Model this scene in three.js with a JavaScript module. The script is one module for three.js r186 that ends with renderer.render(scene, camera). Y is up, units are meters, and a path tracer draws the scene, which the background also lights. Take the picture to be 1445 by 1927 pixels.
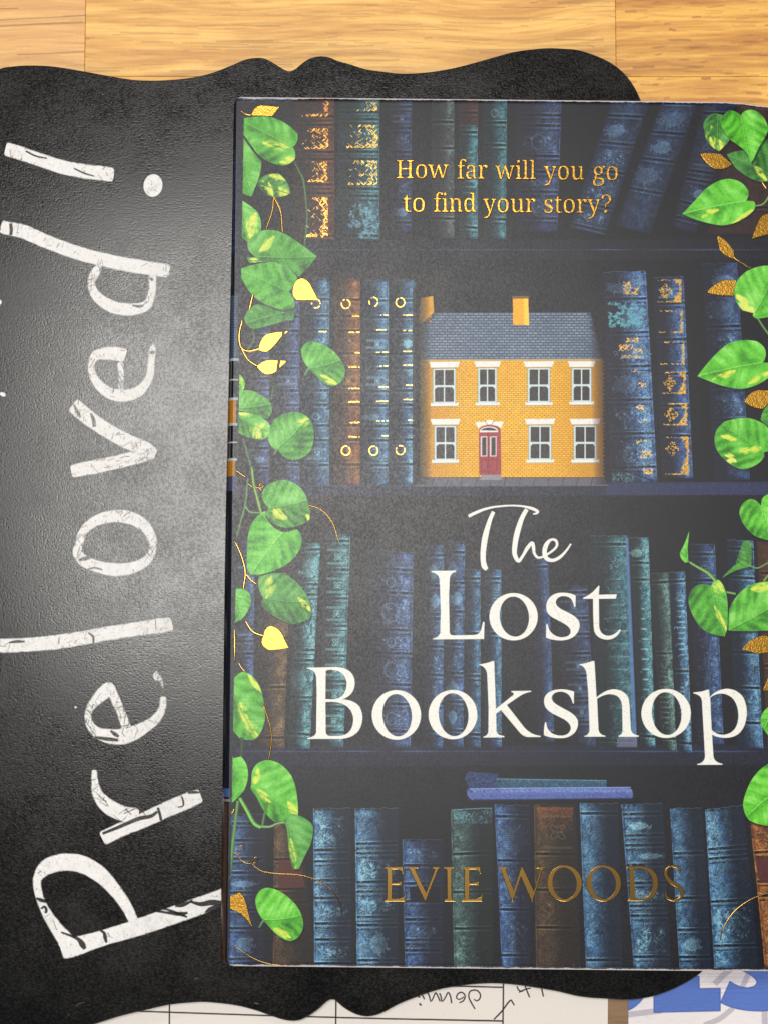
import * as THREE from 'three';
import { RectAreaLightUniformsLib } from 'three/addons/lights/RectAreaLightUniformsLib.js';
import { FontLoader } from 'three/addons/loaders/FontLoader.js';
import { mergeGeometries } from 'three/addons/utils/BufferGeometryUtils.js';

// ---------------------------------------------------------------- camera, light, exposure
const W0 = 1445, H0 = 1927, FOV = 32.5, DIST = 0.428, TILT = THREE.MathUtils.degToRad(5.0);
const scene = new THREE.Scene();
const camera = new THREE.PerspectiveCamera(FOV, W0 / H0, 0.02, 50);
camera.position.set(0, DIST * Math.cos(TILT), DIST * Math.sin(TILT));
camera.up.set(0, 0, -1);
camera.lookAt(0, 0, 0);
scene.add(camera);
const renderer = new THREE.WebGLRenderer({ antialias: true });
renderer.toneMapping = THREE.LinearToneMapping;
renderer.toneMappingExposure = 1;
renderer.shadowMap.enabled = true;
scene.background = new THREE.Color(0.10, 0.10, 0.105);
RectAreaLightUniformsLib.init();
function ceilingLight(x, y, z, w, h, power, color) {
  const l = new THREE.RectAreaLight(new THREE.Color(...color), power, w, h);
  l.position.set(x, y, z);
  l.lookAt(x, 0, z);
  scene.add(l);
  return l;
}
const WHITE = [1, 0.975, 0.93];
ceilingLight(-0.148, 2.0, -0.26, 0.6, 0.6, 30, WHITE);   // the ceiling panel overhead, whose sheen lies on the board and the cover
ceilingLight(-1.9, 2.0, -1.9, 0.6, 0.6, 16, WHITE);         // further panels of the same ceiling
ceilingLight(1.9, 2.0, -1.9, 0.6, 0.6, 16, WHITE);
ceilingLight(0.1, 2.0, 1.7, 0.6, 0.6, 18, WHITE);

// ---------------------------------------------------------------- helpers
function rng(seed) {
  let a = seed >>> 0;
  return () => { a = (a + 0x6d2b79f5) | 0; let t = Math.imul(a ^ (a >>> 15), 1 | a); t = (t + Math.imul(t ^ (t >>> 7), 61 | t)) ^ t; return ((t ^ (t >>> 14)) >>> 0) / 4294967296; };
}
const clamp = (x, a = 0, b = 1) => Math.min(b, Math.max(a, x));
const lerp = (a, b, t) => a + (b - a) * t;
const smooth = (a, b, x) => { const t = clamp((x - a) / (b - a)); return t * t * (3 - 2 * t); };
const css = (c, a = 1) => `rgba(${Math.round(c[0])},${Math.round(c[1])},${Math.round(c[2])},${a})`;
const mix = (a, b, t) => [lerp(a[0], b[0], t), lerp(a[1], b[1], t), lerp(a[2], b[2], t)];
// value noise, periodic in px, py
function makeNoise(seed) {
  const r = rng(seed), N = 4096, v = new Float32Array(N);
  for (let i = 0; i < N; i++) v[i] = r();
  const at = (i, j, p, q) => v[((((i % p) + p) % p) * 157 + (((j % q) + q) % q) * 1031 + 17) % N];
  return (x, y, p = 1024, q = 1024) => {
    const i = Math.floor(x), j = Math.floor(y), fx = x - i, fy = y - j, s = fx * fx * (3 - 2 * fx), t = fy * fy * (3 - 2 * fy);
    return lerp(lerp(at(i, j, p, q), at(i + 1, j, p, q), s), lerp(at(i, j + 1, p, q), at(i + 1, j + 1, p, q), s), t);
  };
}
// photograph measure (pixels of a 1445 x 1927 frame) -> metres on the level plane at height h
const FPX = H0 / 2 / Math.tan(THREE.MathUtils.degToRad(FOV / 2)), CT = Math.cos(TILT), ST = Math.sin(TILT);
function plane(x, y, h) {
  const dx = x - W0 / 2, du = H0 / 2 - y, d = [dx, ST * du - CT * FPX, -CT * du - ST * FPX];
  const t = (h - DIST * CT) / d[1];
  return [d[0] * t, h, DIST * ST + d[2] * t];
}
function tag(o, label, category) { o.userData.label = label; o.userData.category = category; return o; }
function thing(name, label, category) { const g = new THREE.Group(); g.name = name; tag(g, label, category); scene.add(g); return g; }
const used = {};
function part(parent, name, geo, mat, label) {
  const m = new THREE.Mesh(geo, mat);
  m.name = name;
  m.castShadow = m.receiveShadow = true;
  if (label) m.userData.label = label;
  parent.add(m);
  return m;
}
const K = (ox, oy, s) => ({ ox, oy, s });
const PX = K(0, 0, 1);
// path text -> list of polylines in photograph measure. M L Q Z, and E cx cy rx ry degrees
function poly(text, k = PX) {
  const tok = text.match(/[A-Z]|-?\d+\.?\d*/g), out = [];
  let i = 0, cur = null, x = 0, y = 0, cmd = 'M';
  const num = () => parseFloat(tok[i++]), tx = (a) => k.ox + a / k.s, ty = (a) => k.oy + a / k.s;
  while (i < tok.length) {
    if (/[A-Z]/.test(tok[i])) cmd = tok[i++];
    if (cmd === 'M') { cur = []; out.push(cur); x = num(); y = num(); cur.push([tx(x), ty(y)]); cmd = 'L'; }
    else if (cmd === 'L') { x = num(); y = num(); cur.push([tx(x), ty(y)]); }
    else if (cmd === 'Q') {
      const cx = num(), cy = num(), ex = num(), ey = num();
      for (let n = 1; n <= 8; n++) { const t = n / 8, u = 1 - t; cur.push([tx(u * u * x + 2 * u * t * cx + t * t * ex), ty(u * u * y + 2 * u * t * cy + t * t * ey)]); }
      x = ex; y = ey;
    } else if (cmd === 'E') {
      const cx = num(), cy = num(), rx = num(), ry = num(), a = num() * Math.PI / 180;
      cur = []; out.push(cur);
      for (let n = 0; n < 40; n++) { const t = n / 40 * Math.PI * 2, px = Math.cos(t) * rx, py = Math.sin(t) * ry; cur.push([tx(cx + px * Math.cos(a) - py * Math.sin(a)), ty(cy + px * Math.sin(a) + py * Math.cos(a))]); }
    }
  }
  return out.map((p) => p.filter((q, n) => n === 0 || Math.hypot(q[0] - p[n - 1][0], q[1] - p[n - 1][1]) > 1e-3));
}
function curve(pts, n, closed = false) {
  const c = new THREE.CatmullRomCurve3(pts.map((p) => new THREE.Vector3(p[0], p[1], p[2] ?? 0)), closed, 'centripetal');
  return c.getPoints(n).map((v) => [v.x, v.y, v.z]);
}
// stroke: text "x y w  x y w ..." -> sampled centre line [x, y, w] in photograph measure
function stroke(text, k = PX, closed = false) {
  const v = text.trim().split(/[\s,]+/).map(Number), pts = [];
  for (let i = 0; i < v.length; i += 3) pts.push([k.ox + v[i] / k.s, k.oy + v[i + 1] / k.s, v[i + 2] / k.s]);
  let len = 0;
  for (let i = 1; i < pts.length; i++) len += Math.hypot(pts[i][0] - pts[i - 1][0], pts[i][1] - pts[i - 1][1]);
  return curve(pts, Math.max(12, Math.round(len / 4)), closed);
}
function sides(line, extra = 0) {
  const L = [], R = [];
  line.forEach((p, i) => {
    const a = line[Math.max(0, i - 1)], b = line[Math.min(line.length - 1, i + 1)];
    const dx = b[0] - a[0], dy = b[1] - a[1], l = Math.hypot(dx, dy) || 1, w = p[2] / 2 + extra;
    L.push([p[0] + dy / l * w, p[1] - dx / l * w]);
    R.push([p[0] - dy / l * w, p[1] + dx / l * w]);
  });
  return [L, R];
}
// a ribbon lying on plane h; it climbs a hair along its length so that it never meets itself in one plane
function ribbonGeo(line, h, ridge = 0, climb = 0.00003, uvOf = null) {
  const [L, R] = sides(line), pos = [], uv = [], idx = [];
  line.forEach((p, i) => {
    const y = h + climb * i / line.length;
    for (const [q, up] of [[L[i], 0], [p, ridge], [R[i], 0]]) {
      const w = plane(q[0], q[1], y);
      pos.push(w[0], y + up, w[2]);
      const t = uvOf ? uvOf(q[0], q[1]) : [w[0] * 40, w[2] * 40];
      uv.push(t[0], t[1]);
    }
    if (i) { const a = (i - 1) * 3, b = i * 3; for (const o of [0, 1]) idx.push(a + o, b + o, a + o + 1, b + o, b + o + 1, a + o + 1); }
  });
  const g = new THREE.BufferGeometry();
  g.setAttribute('position', new THREE.Float32BufferAttribute(pos, 3));
  g.setAttribute('uv', new THREE.Float32BufferAttribute(uv, 2));
  g.setIndex(idx);
  g.computeVertexNormals();
  const n = g.attributes.normal;
  if (n.getY(Math.floor(n.count / 2)) < 0) { for (let i = 0; i < idx.length; i += 3) [idx[i], idx[i + 1]] = [idx[i + 1], idx[i]]; g.setIndex(idx); g.computeVertexNormals(); }
  return g;
}
// polylines (outer first, then holes) -> a low embossed plate standing on plane h
function plateGeo(lists, h, depth, bevel, uvScale = 40) {
  const shape = new THREE.Shape(lists[0].map((p) => new THREE.Vector2(p[0], -p[1])));
  for (const q of lists.slice(1)) shape.holes.push(new THREE.Path(q.map((p) => new THREE.Vector2(p[0], -p[1]))));
  return settle(new THREE.ExtrudeGeometry(shape, { depth: 1, bevelEnabled: bevel > 0, bevelSize: bevel, bevelOffset: -bevel * 0.6, bevelThickness: 1, bevelSegments: 2, curveSegments: 6 }), h, depth, uvScale);
}
function settle(g, h, depth, uvScale = 40) {
  g.computeBoundingBox();
  const z0 = g.boundingBox.min.z, zs = depth / (g.boundingBox.max.z - z0), p = g.attributes.position, uv = g.attributes.uv;
  for (let i = 0; i < p.count; i++) {
    const y = h + (p.getZ(i) - z0) * zs, w = plane(p.getX(i), -p.getY(i), h);
    p.setXYZ(i, w[0], y, w[2]);
    uv.setXY(i, w[0] * uvScale, w[2] * uvScale);
  }
  g = g.index ? g.toNonIndexed() : g;
  g.computeVertexNormals();
  g.clearGroups();
  return g;
}
function dataTex(w, h, fn, srgb = false, channels = 1) {
  const d = new Uint8Array(w * h * 4);
  for (let y = 0; y < h; y++) for (let x = 0; x < w; x++) {
    const v = fn(x, y), o = (y * w + x) * 4;
    if (channels === 1) d[o] = d[o + 1] = d[o + 2] = clamp(v) * 255; else for (let c = 0; c < 3; c++) d[o + c] = clamp(v[c], 0, 255);
    d[o + 3] = 255;
  }
  const t = new THREE.DataTexture(d, w, h);
  t.wrapS = t.wrapT = THREE.RepeatWrapping;
  t.magFilter = THREE.LinearFilter;
  t.minFilter = THREE.LinearMipmapLinearFilter;
  if (srgb) t.colorSpace = THREE.SRGBColorSpace;
  t.needsUpdate = true;
  return t;
}
function canvas(w, h) { const c = document.createElement('canvas'); c.width = w; c.height = h; return c; }
function canvasTex(c, srgb = true) {
  const t = new THREE.CanvasTexture(c);
  t.magFilter = THREE.LinearFilter;
  if (srgb) t.colorSpace = THREE.SRGBColorSpace;
  return t;
}
// a sheet frame: canvas coordinates of a photograph measure on plane h, for a rectangle x0..x1, z0..z1 (metres)
function sheetFrame(h, x0, z0, x1, z1, perMetre) {
  const w = Math.round((x1 - x0) * perMetre), hh = Math.round((z1 - z0) * perMetre);
  const cv = (x, y) => { const p = plane(x, y, h); return [(p[0] - x0) * perMetre, (p[2] - z0) * perMetre]; };
  return { w, hh, cv, uv: (x, y) => { const c = cv(x, y); return [c[0] / w, 1 - c[1] / hh]; } };
}
function fillLists(g, lists, cv, style, rule = 'evenodd') {
  g.beginPath();
  for (const l of lists) { l.forEach((p, i) => { const c = cv(p[0], p[1]); i ? g.lineTo(c[0], c[1]) : g.moveTo(c[0], c[1]); }); g.closePath(); }
  g.fillStyle = style;
  g.fill(rule);
}
function lineList(g, pts, cv, style, width) {
  g.beginPath();
  pts.forEach((p, i) => { const c = cv(p[0], p[1]); i ? g.lineTo(c[0], c[1]) : g.moveTo(c[0], c[1]); });
  g.strokeStyle = style; g.lineWidth = width; g.lineCap = 'round'; g.lineJoin = 'round';
  g.stroke();
}
function fillStroke(g, line, cv, style, extra = 0) {
  const [L, R] = sides(line, extra);
  fillLists(g, [[...L, ...R.reverse()]], cv, style, 'nonzero');
}
const noiseA = makeNoise(11), noiseB = makeNoise(23), noiseC = makeNoise(47);

// ---------------------------------------------------------------- the table: glued wooden staves
const H_PAPER = 0.0003, H_BOARD0 = 0.0008, H_BOARD = 0.0038, BOOK_T = 0.0235, H_COVER = H_BOARD + BOOK_T;
function woodCanvas(seed, light, dark, opts) {
  const w = 1024, h = 512, c = canvas(w, h), g = c.getContext('2d'), r = rng(seed), im = g.createImageData(w, h);
  for (let y = 0; y < h; y++) for (let x = 0; x < w; x++) {
    const wob = (noiseA(x / 160, y / 90, 64, 64) - 0.5) * 26 + x * opts.slope;
    const n = 0.46 * noiseA(x / 210 + seed, (y + wob) / 11, 1024, 1024) + 0.30 * noiseB(x / 70, (y + wob) / 4 + seed, 1024, 1024) + 0.24 * noiseC(x / 24, (y + wob) / 1.7, 1024, 1024);
    const big = noiseC(x / 230 + seed * 3, y / 120, 64, 64);
    const t = clamp((n - 0.34) * 1.5 * opts.contrast + (big - 0.5) * 0.45), col = mix(light, dark, t), f = 1 + (noiseB(x * 0.9, y * 0.9) - 0.5) * 0.05, o = (y * w + x) * 4;
    for (let k = 0; k < 3; k++) im.data[o + k] = clamp(col[k] * f, 0, 255);
    im.data[o + 3] = 255;
  }
  g.putImageData(im, 0, 0);
  for (let i = 0; i < opts.dashes; i++) {   // pores and dark flecks along the grain
    const x = r() * w, y = r() * h, l = lerp(opts.len[0], opts.len[1], r() ** 2), a = lerp(0.06, opts.alpha, r() ** 2.2);
    g.strokeStyle = css(mix(opts.pore, dark, r() * 0.5), a);
    g.lineWidth = 0.7 + r() * opts.fat;
    g.beginPath(); g.moveTo(x, y);
    let yy = y;
    for (let n = 1; n <= 4; n++) { yy += (r() - 0.5) * 1.6 - opts.slope * l / 4; g.lineTo(x + l * n / 4, yy); }
    g.stroke();
  }
  const t = canvasTex(c);
  t.wrapS = t.wrapT = THREE.RepeatWrapping;
  return t;
}
const woods = [
  woodCanvas(3, [240, 188, 96], [190, 130, 50], { slope: 0, contrast: 1.25, dashes: 2600, len: [10, 120], alpha: 0.5, fat: 1.1, pore: [128, 84, 40] }),
  woodCanvas(8, [230, 178, 104], [192, 134, 72], { slope: 0.05, contrast: 1.0, dashes: 520, len: [60, 330], alpha: 0.75, fat: 1.5, pore: [92, 54, 30] }),
  woodCanvas(14, [238, 182, 80], [184, 120, 40], { slope: 0.01, contrast: 1.4, dashes: 3200, len: [8, 42], alpha: 0.6, fat: 2.3, pore: [122, 72, 30] }),
  woodCanvas(21, [132, 98, 58], [98, 70, 40], { slope: 0, contrast: 1, dashes: 700, len: [10, 60], alpha: 0.5, fat: 1.6, pore: [50, 32, 16] }),
];
const woodMats = woods.map((t) => new THREE.MeshPhysicalMaterial({ map: t, bumpMap: t, bumpScale: 0.00006, roughness: 0.5, clearcoat: 0.25, clearcoatRoughness: 0.35 }));
{
  const table = thing('tabletop', 'pale golden wooden tabletop of glued staves under everything else', 'tabletop');
  const r = rng(5), th = 0.028;
  function stave(x0, x1, z0, z1, kind, du, dv) {
    const gap = 0.00002, b = 0.00012, xa = x0 + gap, xb = x1 - gap, za = z0 + gap, zb = z1 - gap, dip = (r() - 0.5) * 0.0001;
    const s = new THREE.Shape([new THREE.Vector2(xa, -zb), new THREE.Vector2(xb, -zb), new THREE.Vector2(xb, -za), new THREE.Vector2(xa, -za)]);
    const g = new THREE.ExtrudeGeometry(s, { depth: th - b, bevelEnabled: true, bevelSize: b, bevelOffset: -b, bevelThickness: b, bevelSegments: 1, curveSegments: 1 });
    g.rotateX(-Math.PI / 2);
    g.computeBoundingBox();
    g.translate(0, -g.boundingBox.max.y + dip - 0.00006, 0);
    const p = g.attributes.position, uv = g.attributes.uv;
    for (let i = 0; i < p.count; i++) uv.setXY(i, (p.getX(i) + du) / 0.2, (-p.getZ(i) + dv) / 0.1);
    part(table, 'plank', g, woodMats[kind]);
  }
  const zs = plane(1300, 144, 0)[2], row = 0.041;
  const xl = plane(161, 60, 0)[0], xr = plane(1158, 80, 0)[0];
  for (let j = -3; j <= 8; j++) {
    const z0 = zs + j * row - row, z1 = z0 + row;
    let cuts = [-0.42, -0.27 + r() * 0.06, -0.12 + r() * 0.06, 0.03 + r() * 0.07, 0.17 + r() * 0.07, 0.42];
    let kinds = cuts.map(() => (r() < 0.6 ? 0 : 2));
    if (j === 0) { cuts = [-0.42, -0.25, xl, xr, 0.19, 0.42]; kinds = [0, 1, 0, 2, 0]; }
    if (j === 1) { cuts = [-0.42, -0.2, -0.02, 0.2, 0.42]; kinds = kinds.map(() => 2); }
    if (z1 > plane(1160, 1875, 0)[2] && z0 < plane(1160, 1960, 0)[2]) { cuts = [-0.42, -0.2, plane(900, 1900, 0)[0], plane(1400, 1900, 0)[0], 0.2, 0.42]; kinds = [0, 2, 3, 0, 2]; }
    for (let i = 0; i + 1 < cuts.length; i++) stave(cuts[i], cuts[i + 1], z0, z1, kinds[i], r() * 0.2, r() * 0.1);
  }
}

// ---------------------------------------------------------------- papers under the board
const paperBump = dataTex(256, 256, (x, y) => 0.5 + (noiseA(x / 2, y / 2, 128, 128) - 0.5) * 0.6 + (noiseB(x / 9, y / 9, 28, 28) - 0.5) * 0.4);
function sheet(name, label, corners, h, thick, draw) {
  const pts = corners.map((c) => plane(c[0], c[1], h));
  const x0 = Math.min(...pts.map((p) => p[0])), x1 = Math.max(...pts.map((p) => p[0])), z0 = Math.min(...pts.map((p) => p[2])), z1 = Math.max(...pts.map((p) => p[2]));
  const f = sheetFrame(h, x0, z0, x1, z1, 7600), c = canvas(f.w, f.hh), g = c.getContext('2d');
  draw(g, f);
  const s = new THREE.Shape(pts.map((p) => new THREE.Vector2(p[0], -p[2])));
  const geo = new THREE.ExtrudeGeometry(s, { depth: thick, bevelEnabled: false });
  geo.rotateX(-Math.PI / 2);
  geo.translate(0, h - thick, 0);
  const p = geo.attributes.position, uv = geo.attributes.uv;
  for (let i = 0; i < p.count; i++) uv.setXY(i, (p.getX(i) - x0) / (x1 - x0), 1 - (p.getZ(i) - z0) / (z1 - z0));
  const b = paperBump.clone(); b.repeat.set((x1 - x0) * 60, (z1 - z0) * 60); b.needsUpdate = true;
  const m = new THREE.Mesh(geo, new THREE.MeshStandardMaterial({ map: canvasTex(c), roughness: 0.85, bumpMap: b, bumpScale: 0.00002 }));
  m.name = name; m.castShadow = m.receiveShadow = true;
  tag(m, label, 'paper');
  scene.add(m);
}
const k6 = K(361, 1687, 4), k7 = K(723, 1687, 4), k8 = K(1084, 1687, 4);
sheet('form_sheet', 'white ruled form with upside down black handwriting, sticking out under the chalkboard', [[40, 1760], [1143.5, 1760], [1141.5, 2120], [30, 2120]], H_PAPER, 0.00012, (g, f) => {
  g.fillStyle = 'rgb(224,217,210)'; g.fillRect(0, 0, f.w, f.hh);
  const r = rng(71);
  for (let i = 0; i < 900; i++) { g.fillStyle = css([120, 100, 84], 0.05 + r() * 0.06); g.fillRect(r() * f.w, r() * f.hh, 1 + r() * 2, 1 + r() * 2); }
  const ink = 'rgb(28,26,28)';
  for (const l of ['M 60 1897 L 260 1903 L 511 1911.5 L 722 1917 L 944 1921.5', 'M 60 1836 L 500 1846 L 944 1858', 'M 320.5 1760 L 318 2120', 'M 634 1760 L 630 2120', 'M 947.5 1760 L 943 2120', 'M 60 1960 L 944 1985', 'M 60 2022 L 944 2048']) lineList(g, poly(l)[0], f.cv, ink, 2.3);
  const pen = [
    '680 848 8 655 806 9 632 752 9 645 712 9 695 708 9 720 738 9 714 772 9 692 786 8 672 774 7', '562 800 8 592 786 9 606 748 9 582 722 9 552 732 9 540 762 8 562 776 8 596 756 7',
    '504 804 9 494 748 9 478 722 9 456 762 8 432 792 8 424 752 9 412 728 9', '418 790 9 396 742 9 384 724 9 366 762 8 348 792 8 334 742 9 312 712 9', '300 774 9 284 742 9 276 726 8',
    '262 806 12 272 816 12 276 820 10', '250 752 10 262 756 10 268 760 8',
    '822 926 9 880 866 10 950 780 10 962 798 9 976 820 8', '994 676 8 1008 704 9 1030 714 9 1052 700 8', '1050 652 9 1066 700 9 1090 760 9', '1010 722 8 1052 702 8 1098 690 8', '1176 664 8 1182 700 9 1194 754 9',
  ];
  for (const p of pen) fillStroke(g, stroke(p, k7), f.cv, 'rgb(24,22,28)');
});
sheet('printed_sheet', 'white printed sheet with big blue letter shapes and grey swirls, lower right corner', [[1181, 1740], [1640, 1740], [1640, 2120], [1182, 2120]], H_PAPER + 0.00006, 0.00015, (g, f) => {
  g.fillStyle = 'rgb(226,220,220)'; g.fillRect(0, 0, f.w, f.hh);
  const grey = 'rgba(168,164,176,0.75)';
  for (const s of ['380 892 44 500 876 44 640 860 44', '1040 660 46 1120 580 46 1210 510 46', '960 970 40 1080 920 40 1180 840 40', '1416 850 46 1418 960 46 1420 1100 46', '1245 690 40 1290 590 40 1320 500 40']) fillStroke(g, stroke(s, k8), f.cv, grey);
  const blue = 'rgb(82,112,186)';
  const shapes = ['M 580 600 L 922 600 L 925 695 L 1082 693 L 1082 862 L 583 873 Z', 'M 1085 798 L 1155 640 Q 1220 686 1290 688 Q 1362 680 1357 640 Q 1340 590 1180 530 L 1180 430 L 1900 430 L 1900 700 Q 1600 880 1320 862 Q 1170 850 1085 798 Z', 'M 360 778 L 500 766 Q 450 840 360 868 Z', 'M 583 1000 L 900 990 L 900 1300 L 583 1310 Z'];
  for (const s of shapes) { fillLists(g, poly(s, k8), f.cv, blue); for (const l of poly(s, k8)) lineList(g, [...l, l[0]], f.cv, 'rgba(52,74,148,0.7)', 2); }
  const r = rng(77);
  for (let i = 0; i < 3000; i++) { g.fillStyle = css(r() < 0.5 ? [255, 255, 255] : [40, 50, 110], 0.05); g.fillRect(r() * f.w, r() * f.hh, 2 + r() * 12, 1); }
  for (let i = 0; i < 26; i++) { const y = 1826 + r() * 45; lineList(g, [[1300 + r() * 60, y], [1400 + r() * 60, y - 0.6]], f.cv, css([40, 50, 110], 0.10), 1.2); }
});

// ---------------------------------------------------------------- the chalkboard
const kA = K(0, 230, 3.3605), kB = K(0, 460, 3.3605), kC = K(0, 720, 3.3605), kD = K(0, 940, 3.3605), kE = K(0, 1140, 3.3605), kF = K(0, 1420, 3.3605), kG = K(0, 1580, 3.3605);
const letters = [
  [['36 168 84 120 192 84 220 226 82 400 284 84 560 314 88 640 322 88 722 334 86', kA], ['E 970 400 60 72 8', kA]],
  [['8 656 76 40 668 82 150 692 86 300 756 84 480 822 84 700 880 84 900 916 86 1076 942 84', kA], ['640 118 22 610 170 54 580 240 46 612 325 62 720 396 76 840 410 76 930 384 60 964 300 44 966 190 50', kB]],
  [['766 925 32 768 830 34 762 745 40', kB], ['796 706 88 740 692 86 670 690 78 610 702 62 580 760 40 590 830 46 640 900 62 710 946 74 800 956 76 890 920 64 945 840 48 960 740 42 968 660 38 970 626 10', kB]],
  [['462 138 96 540 205 96 660 290 92 800 368 92 930 424 90 985 455 60', kC], ['980 448 60 880 468 84 720 508 84 560 540 86 452 562 80', kC]],
  [['500 290 50 528 205 52 590 145 64 700 108 76 810 112 82 905 158 74 962 240 56 966 320 46 930 385 58 850 428 70 740 444 80 620 424 76 530 384 72 492 336 58 500 290 50', kD]],
  [['-60 254 88 100 250 86 300 236 88 500 208 88 700 172 86 900 142 86 1040 122 92 1092 114 84', kE]],
  [['700 508 50 735 600 56 770 680 54 806 780 60', kE], ['722 504 40 690 524 84 620 588 70 566 660 44 562 730 44 610 796 64 700 826 92 800 822 96 900 778 76 985 718 58 1028 650 44 1034 574 34', kE], ['1034 520 6 1018 470 22 992 448 44 990 410 8', kE]],
  [['598 96 30 602 170 40 620 250 66 690 330 94 780 372 92 880 382 80', kF], ['648 532 90 760 478 86 900 420 92 1050 350 96 1180 296 98 1272 258 84', kF]],
  [['858 540 56 800 420 66 720 310 80 620 210 100 500 150 108 380 146 104 290 180 92 240 250 52 246 340 46 290 450 56 360 560 76 430 650 104', kG], ['388 700 116 480 676 116 640 626 96 860 560 104 1060 492 108 1250 424 108 1420 360 104 1600 290 104', kG]],
];
const lineOf = ([text, k]) => (text[0] === 'E' ? null : stroke(text, k));
const topEdge = '-60 205 -30 150 0 129 28 124 56 122.5 100 124.5 160 134 200 141.5 250 149.5 280 151 310 150.5 361 145.5 398 137 436 122.5 461 112 478.5 108.5 496 109 511 115.5 526 125 538.5 132 546 133.5 555 130 568.5 119 583.5 109.5 601 105.5 618.5 107 636 114 661 121 686 129 722 134.5 755 138 788 137 823 133 860 126 898 116 935 105.5 965 97.5 1003 92 1033 90 1060 91 1084 93 1106 99 1134 110 1156 122.5 1176 140 1191 160 1204 186';
const rest = '1222 240 1232 310 1236 420 1262 700 1288 1000 1312 1300 1334 1560 1344 1700 1340 1780 1325 1823 1309 1838 1284 1853 1259 1865 1229 1875 1196 1881 1171 1882 1141 1880 1109 1878 1084 1874.5 1048 1866 1010 1859.5 973 1854 935 1851 898 1852 863 1856 828 1862 785 1876 748 1891 723 1904.5 706 1911 688 1913 668 1908 648 1897 636 1887 630 1882 621 1882 613 1887 601 1898 583 1911 566 1919.5 551 1921.5 533 1919 511 1912 481 1901.5 448 1893 411 1888 381 1886 361 1887 320 1891 275 1901 225 1913 181 1927 130 1942 70 1952 0 1952 -60 1930 -105 1890 -128 1820 -140 1600 -150 1000 -130 500 -118 330 -95 250';
const toPairs = (t) => { const v = t.split(' ').map(Number), o = []; for (let i = 0; i < v.length; i += 2) o.push([v[i], v[i + 1]]); return o; };
const boardOutline = curve([...toPairs(topEdge), ...toPairs(rest)], 700, true).slice(0, -1);
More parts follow.
